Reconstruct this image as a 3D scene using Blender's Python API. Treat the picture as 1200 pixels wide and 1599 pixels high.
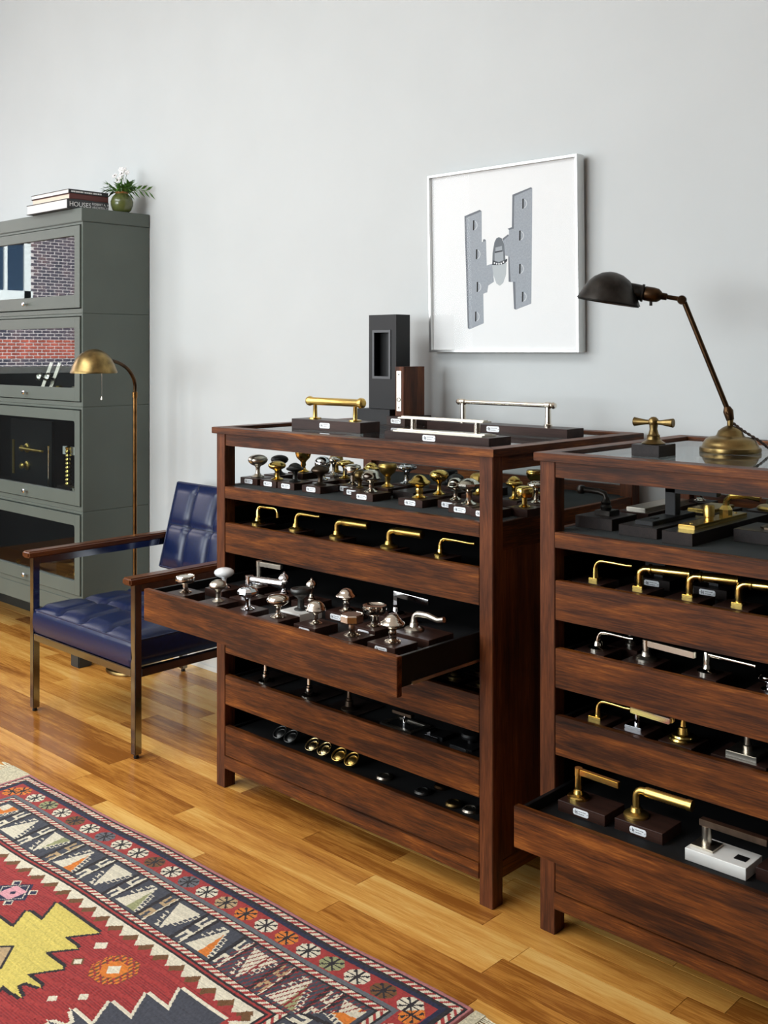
import bpy, bmesh, math, random
import numpy as np
from mathutils import Vector, Matrix
random.seed(11)
PI = math.pi
scene = bpy.context.scene
for o in list(bpy.data.objects):
    bpy.data.objects.remove(o)
C = scene.collection

# ------------------------------------------------------------ camera, sky, lights, exposure
cam = bpy.data.cameras.new('camera'); cam_o = bpy.data.objects.new('camera', cam); C.objects.link(cam_o)
cam_o.location = (0, 0, 1.45); cam_o.rotation_euler = (PI/2, 0, math.radians(43.5))
cam.sensor_width = 36; cam.lens = 1654/1599*36; cam.shift_y = -(799.5-548)/1599; cam.clip_start = .02
scene.camera = cam_o
vs = scene.view_settings
vs.view_transform = 'Standard'; vs.look = 'None'; vs.gamma = 1; vs.use_curve_mapping = False; vs.exposure = 0.21
w = bpy.data.worlds.new('overcast_sky'); scene.world = w; w.use_nodes = True
w.node_tree.nodes['Background'].inputs[0].default_value = (.80, .90, 1.0, 1)
w.node_tree.nodes['Background'].inputs[1].default_value = 1.1
def sun(d, e):
    l = bpy.data.lights.new('sun', 'SUN'); l.energy = e; l.angle = .02; l.color = (1, .96, .9)
    o = bpy.data.objects.new('sun', l); C.objects.link(o); o.location = (6, 4, 12)
    o.rotation_euler = Vector(d).to_track_quat('-Z', 'Y').to_euler()
sun((-1, -.25, -.75), 24)
def daylight(loc, d, sx, sy, e, col=(.90, .965, 1.0)):
    l = bpy.data.lights.new('window_daylight', 'AREA'); l.shape = 'RECTANGLE'; l.size = sx; l.size_y = sy; l.energy = e; l.color = col
    o = bpy.data.objects.new('window_daylight', l); C.objects.link(o); o.location = loc
    o.rotation_euler = Vector(d).to_track_quat('-Z', 'Z').to_euler()
daylight((-7.44, -2.3, 2.05), (1, 0, 0), 2.4, 2.3, 88)
daylight((-5.9, -4.94, 2.05), (0, 1, 0), 2.2, 2.3, 100)
daylight((-3.0, -4.94, 2.05), (0, 1, 0), 2.4, 2.3, 190)
daylight((-3.9, -.3, 3.64), (0, 0, -1), 3.2, 1.8, 118)          # added fill light under the ceiling to brighten the floor, not a window

# ------------------------------------------------------------ helpers
def lin(c):
    return tuple(((x/255)/12.92 if x/255 <= .04045 else ((x/255+.055)/1.055)**2.4) for x in c)+(1,)
class MB:
    def __init__(s): s.v = []; s.f = []
    def box(s, x0, x1, y0, y1, z0, z1, M=None):
        n = len(s.v)
        p = [(x0,y0,z0),(x1,y0,z0),(x1,y1,z0),(x0,y1,z0),(x0,y0,z1),(x1,y0,z1),(x1,y1,z1),(x0,y1,z1)]
        s.v += [tuple(M @ Vector(q)) if M else q for q in p]
        s.f += [tuple(n+i for i in q) for q in ((0,3,2,1),(4,5,6,7),(0,1,5,4),(1,2,6,5),(2,3,7,6),(3,0,4,7))]
        return s
    def lathe(s, prof, seg=24, M=None, ph=0):
        rings = []
        for r, z in prof:
            n = len(s.v)
            if r < 1e-6:
                q = [Vector((0, 0, z))]
            else:
                q = [Vector((r*math.cos(2*PI*(k+ph)/seg), r*math.sin(2*PI*(k+ph)/seg), z)) for k in range(seg)]
            s.v += [tuple(M @ a) if M else tuple(a) for a in q]; rings.append((n, len(q)))
        for (a, na), (b, nb) in zip(rings, rings[1:]):
            for k in range(seg):
                k2 = (k+1) % seg
                if na == 1 and nb == 1: continue
                if na == 1: s.f.append((a, b+k2, b+k)) if False else s.f.append((a, b+k, b+k2))
                elif nb == 1: s.f.append((a+k, a+k2, b)[::-1])
                else: s.f.append((a+k, b+k, b+k2, a+k2)[::-1])
        return s
    def tube(s, pts, r, seg=12, shape=None, up=Vector((0, 0, 1))):
        P = [Vector(p) for p in pts]; n0 = None; rings = []
        for i, p in enumerate(P):
            t = (P[min(i+1, len(P)-1)]-P[max(i-1, 0)]).normalized()
            if n0 is None:
                n0 = up - t*up.dot(t)
                if n0.length < 1e-3: n0 = Vector((1, 0, 0)) - t*t.x
                if n0.length < 1e-3: n0 = Vector((0, 1, 0)) - t*t.y
            n0 = (n0 - t*n0.dot(t)).normalized(); b = t.cross(n0)
            rr = r[i] if isinstance(r, (list, tuple)) else r
            base = len(s.v)
            if shape:
                a, c = shape; q = [(-a, -c), (a, -c), (a, c), (-a, c)]
                s.v += [tuple(p+b*u*rr+n0*v*rr) for u, v in q]
            else:
                s.v += [tuple(p+(n0*math.cos(2*PI*k/seg)+b*math.sin(2*PI*k/seg))*rr) for k in range(seg)]
            rings.append(base)
        m = 4 if shape else seg
        for a, b_ in zip(rings, rings[1:]):
            for k in range(m): s.f.append((a+k, a+(k+1) % m, b_+(k+1) % m, b_+k))
        s.f.append(tuple(rings[0]+k for k in range(m))[::-1]); s.f.append(tuple(rings[-1]+k for k in range(m)))
        return s
    def prism(s, poly, y0, y1, M=None):          # polygon in x,z extruded in y
        n = len(s.v); m = len(poly)
        q = [(x, y0, z) for x, z in poly]+[(x, y1, z) for x, z in poly]
        s.v += [tuple(M @ Vector(a)) if M else a for a in q]
        s.f.append(tuple(range(n, n+m))); s.f.append(tuple(range(n+2*m-1, n+m-1, -1)))
        for k in range(m): s.f.append((n+(k+1) % m, n+k, n+m+k, n+m+(k+1) % m))
        return s
    def add(s, v, f):
        n = len(s.v); s.v += [tuple(a) for a in v]; s.f += [tuple(n+i for i in q) for q in f]; return s
    def mesh(s, name, bevel=0, seg=2, smooth=True, ang=35):
        me = bpy.data.meshes.new(name); me.from_pydata(s.v, [], s.f)
        b = bmesh.new(); b.from_mesh(me); bmesh.ops.recalc_face_normals(b, faces=b.faces)
        if bevel: bmesh.ops.bevel(b, geom=b.edges[:], offset=bevel, segments=seg, affect='EDGES', clamp_overlap=True)
        b.to_mesh(me); b.free()
        if smooth:
            me.polygons.foreach_set('use_smooth', [True]*len(me.polygons)); me.set_sharp_from_angle(angle=math.radians(ang))
        return me
    def build(s, name, mat, parent=None, bevel=0, seg=2, smooth=True, ang=35, loc=None):
        me = s.mesh(name, bevel, seg, smooth, ang); me.materials.append(mat)
        return put(name, me, parent, loc)
def put(name, me, parent=None, loc=None):
    o = bpy.data.objects.new(name, me); C.objects.link(o)
    if parent: o.parent = parent
    if loc: o.location = loc
    return o
def tag(o, label=None, cat=None, group=None, kind=None):
    if label: o['label'] = label
    if cat: o['category'] = cat
    if group: o['group'] = group
    if kind: o['kind'] = kind
    return o
def empty(name, loc, label, cat, group=None, rz=0):
    o = bpy.data.objects.new(name, None); C.objects.link(o); o.location = loc; o.rotation_euler = (0, 0, rz); o.empty_display_size = .05
    return tag(o, label, cat, group)
def B(x0, x1, y0, y1, z0, z1): return MB().box(x0, x1, y0, y1, z0, z1)
def frame_to(p, d, up=(0, 0, 1)):
    z = Vector(d).normalized(); q = z.to_track_quat('Z', 'Y'); return Matrix.Translation(Vector(p)) @ q.to_matrix().to_4x4()

# ------------------------------------------------------------ materials
def newmat(name):
    m = bpy.data.materials.new(name); m.use_nodes = True; nt = m.node_tree
    return m, nt, nt.nodes['Principled BSDF']
def N(nt, t, **k):
    n = nt.nodes.new(t)
    for a, v in k.items():
        if a.startswith('i_'):
            n.inputs[a[2:].replace('_', ' ')].default_value = v
        else: setattr(n, a, v)
    return n
def ramp(nt, stops):
    r = nt.nodes.new('ShaderNodeValToRGB'); e = r.color_ramp.elements
    while len(e) < len(stops): e.new(.5)
    for q, (p, c) in zip(e, stops): q.position = p; q.color = lin(c)
    return r
def plain(name, rgb, rough=.5, metal=0, spec=.5, noise=0, coat=0, nscale=60):
    m, nt, b = newmat(name); b.inputs['Base Color'].default_value = lin(rgb)
    b.inputs['Roughness'].default_value = rough; b.inputs['Metallic'].default_value = metal
    b.inputs['Specular IOR Level'].default_value = spec; b.inputs['Coat Weight'].default_value = coat
    if noise:
        tc = N(nt, 'ShaderNodeTexCoord'); no = N(nt, 'ShaderNodeTexNoise', i_Scale=nscale, i_Detail=4.0)
        nt.links.new(tc.outputs['Object'], no.inputs['Vector'])
        d = tuple(max(0, c*(1-noise)) for c in rgb); u = tuple(min(255, c*(1+noise)) for c in rgb)
        r = ramp(nt, [(.3, d), (.7, u)]); nt.links.new(no.outputs['Fac'], r.inputs['Fac']); nt.links.new(r.outputs['Color'], b.inputs['Base Color'])
    return m
def wood(name, cols, axis, rough=.35, sc=1.0, coat=0, rnd=False, bump=.05, fig=.5, spread=.31):
    m, nt, b = newmat(name); L = nt.links.new
    tc = N(nt, 'ShaderNodeTexCoord'); vec = tc.outputs['Object']
    if rnd:
        oi = N(nt, 'ShaderNodeObjectInfo'); mu = N(nt, 'ShaderNodeMath', operation='MULTIPLY'); mu.inputs[1].default_value = 57.0
        L(oi.outputs['Random'], mu.inputs[0]); va = N(nt, 'ShaderNodeVectorMath', operation='ADD'); L(vec, va.inputs[0]); L(mu.outputs[0], va.inputs[1]); vec = va.outputs[0]
    def mapped(a, c):
        s = [c*sc]*3; s['XYZ'.index(axis)] = a*sc
        mp = N(nt, 'ShaderNodeMapping'); mp.inputs['Scale'].default_value = s; L(vec, mp.inputs['Vector']); return mp.outputs['Vector']
    n1 = N(nt, 'ShaderNodeTexNoise', i_Scale=1.0, i_Detail=6.0, i_Roughness=.65, i_Distortion=.6); L(mapped(2.2, 30), n1.inputs['Vector'])
    n2 = N(nt, 'ShaderNodeTexNoise', i_Scale=1.0, i_Detail=3.0, i_Roughness=.6); L(mapped(18, 330), n2.inputs['Vector'])
    n3 = N(nt, 'ShaderNodeTexNoise', i_Scale=1.0, i_Detail=2.0); L(mapped(4, 12), n3.inputs['Vector'])
    a = N(nt, 'ShaderNodeMath', operation='MULTIPLY_ADD'); a.inputs[1].default_value = .55; L(n2.outputs['Fac'], a.inputs[0]); L(n1.outputs['Fac'], a.inputs[2])
    a2 = N(nt, 'ShaderNodeMath', operation='MULTIPLY_ADD'); a2.inputs[1].default_value = fig; L(n3.outputs['Fac'], a2.inputs[0]); L(a.outputs[0], a2.inputs[2])
    if rnd:
        a3 = N(nt, 'ShaderNodeMath', operation='MULTIPLY_ADD'); a3.inputs[1].default_value = .62; L(oi.outputs['Random'], a3.inputs[0]); L(a2.outputs[0], a3.inputs[2]); a2 = a3
    mr = N(nt, 'ShaderNodeMapRange'); mid = .5+.275+fig*.5+(.31 if rnd else 0); mr.inputs['From Min'].default_value = mid-spread; mr.inputs['From Max'].default_value = mid+spread
    L(a2.outputs[0], mr.inputs['Value'])
    r = ramp(nt, [(i/(len(cols)-1), c) for i, c in enumerate(cols)]); L(mr.outputs[0], r.inputs['Fac']); L(r.outputs['Color'], b.inputs['Base Color'])
    b.inputs['Specular IOR Level'].default_value = .18; b.inputs['Roughness'].default_value = rough; b.inputs['Coat Weight'].default_value = coat; b.inputs['Coat Roughness'].default_value = .12
    bu = N(nt, 'ShaderNodeBump', i_Strength=bump, i_Distance=.002); L(n2.outputs['Fac'], bu.inputs['Height']); L(bu.outputs['Normal'], b.inputs['Normal'])
    return m
def metal(name, rgb, rough, wear=0):
    m, nt, b = newmat(name); b.inputs['Base Color'].default_value = lin(rgb); b.inputs['Metallic'].default_value = 1; b.inputs['Roughness'].default_value = rough
    if wear:
        tc = N(nt, 'ShaderNodeTexCoord'); no = N(nt, 'ShaderNodeTexNoise', i_Scale=22.0, i_Detail=5.0); nt.links.new(tc.outputs['Object'], no.inputs['Vector'])
        r = ramp(nt, [(.32, tuple(c*(1-wear) for c in rgb)), (.66, rgb)]); nt.links.new(no.outputs['Fac'], r.inputs['Fac']); nt.links.new(r.outputs['Color'], b.inputs['Base Color'])
    return m
def glass(name, ior=1.5, tint=(255, 255, 255), rough=0.0):
    m, nt, b = newmat(name); nt.nodes.remove(b); L = nt.links.new
    t = N(nt, 'ShaderNodeBsdfTransparent'); t.inputs[0].default_value = lin(tint)
    g = N(nt, 'ShaderNodeBsdfGlossy'); g.inputs['Roughness'].default_value = rough
    f = N(nt, 'ShaderNodeFresnel'); mx = N(nt, 'ShaderNodeMixShader')   # same index on both faces of the thin sheet
    ge = N(nt, 'ShaderNodeNewGeometry'); mr = N(nt, 'ShaderNodeMapRange'); mr.inputs['To Min'].default_value = ior; mr.inputs['To Max'].default_value = 1/ior
    L(ge.outputs['Backfacing'], mr.inputs['Value']); L(mr.outputs[0], f.inputs['IOR'])
    L(f.outputs[0], mx.inputs[0]); L(t.outputs[0], mx.inputs[1]); L(g.outputs[0], mx.inputs[2]); L(mx.outputs[0], nt.nodes['Material Output'].inputs['Surface'])
    return m
MAH = [(27, 12, 5), (60, 30, 12), (102, 54, 20), (152, 90, 36)]
mahX = wood('mahogany_x', MAH, 'X', .42); mahY = wood('mahogany_y', MAH, 'Y', .42); mahZ = wood('mahogany_z', [(40, 20, 11), (70, 37, 20), (100, 55, 30), (132, 77, 42)], 'Z', .42)
walnut = wood('dark_block_wood', [(30, 19, 16), (48, 31, 26), (66, 44, 36)], 'X', .35, fig=.3)
ebon = wood('ebonised_block_wood', [(20, 16, 15), (34, 27, 25), (48, 39, 35)], 'Y', .35, fig=.3)
teak = wood('armrest_wood', [(54, 27, 14), (92, 50, 26), (128, 76, 42)], 'Y', .28, coat=.4)
oak = wood('oak_plank_wood', [(146, 88, 34), (196, 132, 58), (220, 160, 78), (236, 188, 108)], 'X', .24, sc=.8, coat=.22, rnd=True, bump=.04, fig=.35, spread=.33)
oak_far = wood('oak_floor_wood', [(96, 56, 22), (126, 78, 32), (156, 100, 44)], 'X', .3, sc=.8)
paint = plain('wall_paint', (193, 196, 195), .6, spec=.3, noise=.008, nscale=3)
ceil_m = plain('ceiling_paint', (238, 238, 236), .8)
dark_paint = plain('dark_wall_paint', (58, 58, 60), .7)
grey_paint = plain('taupe_wall_paint', (60, 57, 54), .7)
trim_m = plain('trim_paint', (232, 231, 226), .4)
felt = plain('charcoal_felt', (58, 60, 60), .95, spec=.1, noise=.25, nscale=500)
tray = plain('black_tray_lining', (17, 17, 18), .7, spec=.3)
blackin = plain('black_interior_paint', (13, 11, 11), .6, spec=.25)
green = plain('green_grey_enamel', (90, 97, 90), .42, spec=.35, noise=.03, nscale=4)
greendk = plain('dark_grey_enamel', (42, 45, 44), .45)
blackm = plain('matte_black_metal', (13, 13, 14), .45, spec=.3)
leather = plain('navy_leather', (12, 26, 62), .3, spec=.42, noise=.10, nscale=90)
seam_m = plain('dark_navy_seam', (12, 18, 38), .6)
brass = metal('polished_brass', (232, 198, 112), .2); brassb = metal('satin_brass', (212, 178, 100), .32)
brassa = metal('aged_brass', (150, 126, 80), .33, .3); bronze = metal('oil_rubbed_bronze', (112, 96, 82), .38, .3)
bronzed = metal('dark_bronze', (84, 62, 42), .36, .45); pewter = metal('dark_pewter', (92, 92, 90), .42, .2)
iron = metal('blackened_iron', (74, 70, 66), .42, .4)
nickel = metal('polished_nickel', (226, 218, 204), .13); nickb = metal('satin_nickel', (205, 198, 184), .28); chrome = metal('chrome', (226, 228, 232), .06)
pale_brass = metal('pale_brass', (216, 196, 146), .25)
alu = metal('brushed_aluminium', (214, 214, 212), .3)
chrome_dk = metal('chair_chrome', (142, 147, 158), .12)
porcelain = plain('white_porcelain', (236, 236, 234), .12, coat=.6)
marble = plain('white_marble', (228, 226, 220), .25, noise=.04, nscale=14)
tagm = plain('white_label_metal', (240, 242, 244), .35)
ink = plain('label_ink', (70, 70, 74), .5)
pane = glass('door_glass', 1.6, (236, 242, 242)); topglass = glass('table_glass', 1.75, (238, 244, 243))
crystal, nt_, b_ = newmat('crystal'); b_.inputs['Transmission Weight'].default_value = 1; b_.inputs['Roughness'].default_value = .02; b_.inputs['IOR'].default_value = 1.55
leatherb = plain('brown_inlay', (96, 72, 60), .5)

# ------------------------------------------------------------ room
XL, XR, YF, YB, ZC = -7.5, 3.0, -5.0, 2.955, 3.7
floor = tag(B(XL, XR, YF, YB, -.12, -.0125).build('floor', oak_far, smooth=False), kind='structure', label='oak strip floor in amber tones')
PW = .083; lens = [.52, .68, .84, 1.0, 1.22]
pm = []
for L_ in lens:
    me = B(-L_/2+.0007, L_/2-.0007, -PW/2+.0009, PW/2-.0009, -.0125, 0).mesh('plank', smooth=False); me.materials.append(oak); pm.append(me)
y = YB-.012-PW/2; row = 0
while y > .75:
    x = -6.3-random.random()*.5; last = -1
    while x < .3:
        k = random.choice([i for i in range(5) if i != last]); last = k
        o = bpy.data.objects.new('plank', pm[k]); C.objects.link(o); o.parent = floor
        o.location = (x+lens[k]/2, y, 0); o.rotation_euler = (0, 0, PI*random.randint(0, 1)); x += lens[k]
    y -= PW
tag(B(XL, XR, YB, YB+.15, -.12, ZC).build('wall_back', paint, smooth=False), kind='structure', label='plain white plaster wall behind the cabinets')
tag(B(XR, XR+.15, YF, YB, -.12, ZC).build('wall_right', grey_paint, smooth=False), kind='structure')
ceiling = tag(B(XL, XR, YF, YB, ZC, ZC+.15).build('ceiling', ceil_m, smooth=False), kind='structure')
B(-5.55, -2.25, -1.25, .65, 3.65, ZC).build('fill_light_housing', trim_m, ceiling, smooth=False)  # housing for the added ceiling fill light
def wall_with(name, horiz, at, t, a0, a1, holes, mat):
    m = MB(); cuts = sorted(holes); pos = a0
    def seg(u0, u1, z0, z1):
        if horiz: m.box(u0, u1, at, at+t, z0, z1)
        else: m.box(at, at+t, u0, u1, z0, z1)
    for (u0, u1, z0, z1) in cuts:
        seg(pos, u0, -.12, ZC); seg(u0, u1, -.12, z0); seg(u0, u1, z1, ZC); pos = u1
    seg(pos, a1, -.12, ZC)
    return tag(m.build(name, mat, smooth=False), kind='structure')
wl = [(-3.5, -1.1, .9, 3.2), (.1, 2.3, 1.28, 3.2)]; wf = [(-7.0, -4.8, .9, 3.2), (-4.2, -1.8, .9, 3.2)]
wall_with('wall_left', False, XL-.15, .15, YF, YB, wl, dark_paint)
wall_with('wall_front', True, YF-.15, .15, XL, XR, wf, paint)
n = 1
for side, hs in (('l', wl), ('f', wf)):
    for (u0, u1, z0, z1) in hs:
        m = MB(); g = MB()
        for (a, b, c, d) in ((u0, u0+.05, z0, z1), (u1-.05, u1, z0, z1), (u0, u1, z0, z0+.05), (u0, u1, z1-.05, z1)):
            if side == 'l': m.box(XL-.11, XL-.05, a, b, c, d)
            else: m.box(a, b, YF-.11, YF-.05, c, d)
        fr = tag(m.build('window_%d' % n, trim_m, smooth=False), kind='structure'); n += 1
m = B(XL, XR, YB-.012, YB, 0, .10); m.box(XL, XR, YB-.018, YB-.012, 0, .022)
tag(m.build('baseboard_back', trim_m, bevel=.002), kind='structure', label='white baseboard along the back wall')

# building across the street (seen mirrored in the bookcase glass)
bld = empty('building', (-24, -8, 0), 'brick building across the street, mirrored in the upper bookcase doors', 'building')
brickm, nt, b_ = newmat('facade_brick'); oi = N(nt, 'ShaderNodeTexCoord'); no = N(nt, 'ShaderNodeTexNoise', i_Scale=2.3, i_Detail=3.0); nt.links.new(oi.outputs['Object'], no.inputs['Vector'])
r_ = ramp(nt, [(.38, (62, 62, 76)), (.52, (88, 80, 92)), (.7, (112, 92, 96))]); nt.links.new(no.outputs['Fac'], r_.inputs['Fac']); nt.links.new(r_.outputs['Color'], b_.inputs['Base Color'])
mortar = plain('pale_mortar', (196, 190, 192), .9)
B(-.4, 0, -12, 12, -6, 12).build('wall', mortar, bld, smooth=False)
m = MB(); win = (.5, 2.1, 2.75, 4.2); red = MB()
for j in range(92):
    z = -.6+j*.078
    for i in range(60):
        yy = -6.2+i*.226+(.113 if j % 2 else 0)
        if win[0]-.22 < yy < win[1] and win[2]-.15 < z < win[3]+.1: continue
        (red if 1.24 < z < 1.68 else m).box(0, .014, yy, yy+.198, z, z+.054)
tag(m.build('brick', brickm, bld, smooth=False), kind='stuff'); tag(red.build('red_brick', plain('red_facade_brick', (158, 78, 64), .9, noise=.2, nscale=3), bld, smooth=False), kind='stuff')
wp = plain('building_window_paint', (214, 222, 226), .5); wg = plain('building_window_glass', (44, 62, 84), .1)
f = MB()
for (a, b, c, d) in ((.45, .62, 2.65, 4.2), (1.98, 2.15, 2.65, 4.2), (.4, 2.2, 2.62, 2.9), (.45, 2.15, 4.05, 4.25), (1.05, 1.13, 2.9, 4.05), (1.42, 1.5, 2.9, 4.05)): f.box(0, .09, a, b, c, d)
fo = f.build('window_frame', wp, bld, smooth=False); B(.005, .03, .5, 2.1, 2.7, 4.15).build('pane', wg, fo, smooth=False)

# ------------------------------------------------------------ display cabinets
DT = [.881, .713, .5465, .376, .207]; DH = .098; CW, CD = 1.161, .742
def cabinet(x0, y0, label, opened, shallow):
    e = empty('display_cabinet', (x0, y0, 0), label, 'cabinet', 'mahogany display cabinets'); t = .044
    for lx in (0, CW-t):
        for ly in (0, CD-t): B(lx, lx+t, ly, ly+t, 0, 1.175).build('leg', mahZ, e, bevel=.0015)
    ov = .012; fw = .05
    def rail(nm, poly, mat):                                       # mitred rail, polygon in x,y
        v = [(x, y, 1.1752) for x, y in poly]+[(x, y, 1.196) for x, y in poly]
        MB().add(v, [(3,2,1,0),(4,5,6,7),(0,1,5,4),(1,2,6,5),(2,3,7,6),(3,0,4,7)]).build(nm, mat, e, bevel=.001)
    a, b, c, d = -ov, CW+ov, -ov, CD+.006
    rail('top_rail', [(a, c), (b, c), (b-fw, c+fw), (a+fw, c+fw)], mahX); rail('top_rail', [(b, d), (a, d), (a+fw, d-fw), (b-fw, d-fw)], mahX)
    rail('top_rail', [(a, d), (a, c), (a+fw, c+fw), (a+fw, d-fw)], mahY); rail('top_rail', [(b, c), (b, d), (b-fw, d-fw), (b-fw, c+fw)], mahY)
    B(a+fw+.0005, b-fw-.0005, c+fw+.0005, d-fw-.0005, 1.182, 1.190).build('glass_top', topglass, e, smooth=False)
    B(t, CW-t, .003, .021, 1.136, 1.175).build('apron', mahX, e, bevel=.001); B(t, CW-t, CD-.02, CD-.003, 1.136, 1.175).build('apron', mahX, e, bevel=.001)
    for s in (.003, CW-.021): B(s, s+.018, t, CD-t, 1.136, 1.175).build('apron', mahY, e, bevel=.001)
    B(t, CW-t, .0, .021, .962, 1.001).build('shelf_rail', mahX, e, bevel=.001); B(t, CW-t, CD-.02, CD-.002, .962, 1.03).build('shelf_rail', mahX, e, bevel=.001)
    for s in (.003, CW-.021): B(s, s+.018, t, CD-t, .925, 1.0005).build('shelf_rail', mahY, e, bevel=.001)
    B(.021, CW-.021, .0212, CD-.0205, .984, 1.0).build('felt_shelf', felt, e, smooth=False)
    for s in (.006, CW-.018): B(s, s+.012, t, CD-t, .1125, .9245).build('side_panel', mahZ, e, smooth=False)
    for s in (.0185, CW-.0225): B(s, s+.004, t+.001, CD-t, .1125, .9245).build('side_lining', blackin, e, smooth=False)
    B(t, CW-t, CD-.02, CD-.006, .1125, .9615).build('back_panel', blackin, e, smooth=False)
    B(t, CW-t, -.0035, .02, .067, .1085).build('bottom_rail', mahX, e, bevel=.001); B(t, CW-t, CD-.02, CD-.002, .067, .1115).build('bottom_rail', mahX, e)
    for s in (.003, CW-.021): B(s, s+.018, t, CD-t, .067, .1115).build('bottom_rail', mahY, e, bevel=.001)
    B(.022, CW-.022, .0205, CD-.0205, .1, .1113).build('bottom_panel', blackin, e, smooth=False)
    for k, zt in enumerate(DT):
        o = opened.get(k, 0); z0 = zt-DH; fl = zt-(.012 if k in shallow else .030); g = .0015
        dr = B(t+g, CW-t-g, .001-o, .019-o, z0, zt).build('drawer', mahX, e, bevel=.0012)
        xa, xb = t+g+.008, CW-t-g-.008
        for s in (xa, xb-.011): B(s, s+.011, .0192-o, .66-o, z0+.018, zt-.004).build('tray_side', blackm if o else blackin, dr, bevel=.0008)
        B(xa+.0112, xb-.0112, .648-o, .659-o, z0+.018, zt-.004).build('tray_back', blackin, dr, smooth=False)
        B(xa+.0112, xb-.0112, .0192-o, .6478-o, fl-.008, fl).build('tray_liner', tray, dr, smooth=False)
        if o:
            for s in (xa-.005, xb+.0008): B(s, s+.0042, .06-o, .64, z0+.018, z0+.026).build('runner', alu, dr, smooth=False)
    return e
AX, AY, BX, BY = -2.846, 2.185, -1.546, 2.198
cabinet(AX, AY, 'mahogany display cabinet whose pulled-out middle drawer is full of silvery knobs', {1: .317}, (3, 4))
cabinet(BX, BY, 'mahogany display cabinet carrying the desk lamp, a low drawer pulled out', {3: .172}, ())

# ------------------------------------------------------------ hardware samples
def prism_print(x0, x1, z0, z1, y, m): m.box(x0, x1, y-.0003, y, z0, z1)
tag_me = MB(); TW, TH = .042, .015
tag_me.prism([(-TW/2, -TH/2+.003), (-TW/2+.003, -TH/2), (TW/2-.003, -TH/2), (TW/2, -TH/2+.003), (TW/2, TH/2-.003), (TW/2-.003, TH/2), (-TW/2+.003, TH/2), (-TW/2, TH/2-.003)], -.0012, 0)
tag_me = tag_me.mesh('label_plate', smooth=False); tag_me.materials.append(tagm)
pr = MB()
for sx in (-1, 1): pr.lathe([(.0011, 0), (.0011, .0004), (0, .0004)], 8, Matrix.Translation((sx*(TW/2-.0028), -.0012, 0)) @ Matrix.Rotation(PI/2, 4, 'X'))
prism_print(-.0145, -.0128, -.0035, .0045, -.0012, pr); prism_print(-.0108, -.0091, -.0045, .0035, -.0012, pr); prism_print(-.0128, -.0108, -.0008, .0008, -.0012, pr)
for r, zz in enumerate((.0026, -.0026)):
    x = -.006
    for q in range(6 if r == 0 else 5):
        ww = .0012+.0014*((q*7+r*3) % 3); prism_print(x, x+ww, zz-.0007, zz+.0007, -.0012, pr); x += ww+.0009
print_me = pr.mesh('label_print', smooth=False); print_me.materials.append(ink)
def label_plate(e, x, y, z, s=1.0):
    o = put('label_plate', tag_me, e, (x, y, z)); o.scale = (s, s, s); put('label_print', print_me, o)
def base(name, label, group, x, y, z, bw, bd, bh, mat, plate=True, cat='door hardware', tx=0):
    e = empty(name, (x, y, z), label, cat, group)
    if bh: B(-bw/2, bw/2, -bd/2, bd/2, 0, bh).build('block', mat, e, bevel=.0008, seg=1)
    if plate: label_plate(e, tx, -bd/2, bh*.5, min(1, bw*.92/TW, bh*.86/TH))
    return e
ROSE = [(0, 0), (.66, 0), (.68, .03), (.6, .06), (.46, .085), (.36, .11), (.27, .16)]
HEAD = dict(
 oval=[(.25, .14), (.2, .3), (.22, .42), (.34, .5), (.62, .55), (.9, .65), (1, .76), (.92, .87), (.66, .955), (.3, 1), (0, 1)],
 mushroom=[(.28, .14), (.24, .32), (.3, .47), (.45, .53), (.86, .62), (1, .72), (.96, .8), (.74, .91), (.4, .98), (0, 1)],
 stepped=[(.28, .14), (.24, .32), (.3, .48), (.42, .54), (.93, .62), (1, .69), (.94, .74), (.75, .77), (.7, .84), (.5, .93), (.22, .99), (0, 1)],
 disc=[(.28, .14), (.24, .4), (.3, .58), (.5, .66), (.93, .72), (1, .8), (.94, .88), (.62, .92), (.58, .96), (.3, .99), (0, 1)],
 goblet=[(.3, .14), (.25, .25), (.34, .3), (.3, .42), (.42, .5), (.8, .64), (.98, .85), (1, .92), (.9, 1), (.5, .985), (0, .98)],
 cylinder=[(.32, .14), (.32, .46), (.94, .48), (1, .52), (1, .86), (.9, .94), (.45, 1), (0, 1)],
 bell=[(.34, .12), (.3, .22), (.36, .28), (.3, .42), (.48, .5), (.88, .58), (1, .65), (.95, .7), (.74, .75), (.62, .84), (.45, .93), (.18, .985), (0, 1)],
 finial=[(.5, .12), (.34, .2), (.3, .45), (.5, .5), (.92, .55), (1, .64), (.86, .76), (.5, .86), (.22, .9), (.14, .93), (.18, .965), (0, 1)],
 dish=[(.34, .12), (.3, .4), (.36, .5), (.7, .58), (1, .72), (1, .84), (.93, .88), (.72, .83), (.5, .84), (.3, .89), (0, .9)],
 dome=[(.28, .14), (.24, .38), (.34, .47), (.6, .5), (.95, .56), (1, .62), (.93, .66), (.88, .74), (.72, .88), (.42, .97), (0, 1)],
 ball=[(.34, .14), (.3, .3), (.4, .38), (.8, .48), (.98, .62), (1, .72), (.9, .86), (.6, .96), (.25, 1), (0, 1)],
 cup=[(.34, .12), (.34, .5), (.8, .56), (.96, .66), (1, .9), (.98, .99), (.9, 1), (.8, .93), (.5, .88), (0, .87)],
 flat=[(.3, .14), (.27, .42), (.4, .46), (.9, .5), (1, .56), (1, .78), (.92, .83), (.9, .8), (0, .8)])
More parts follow.
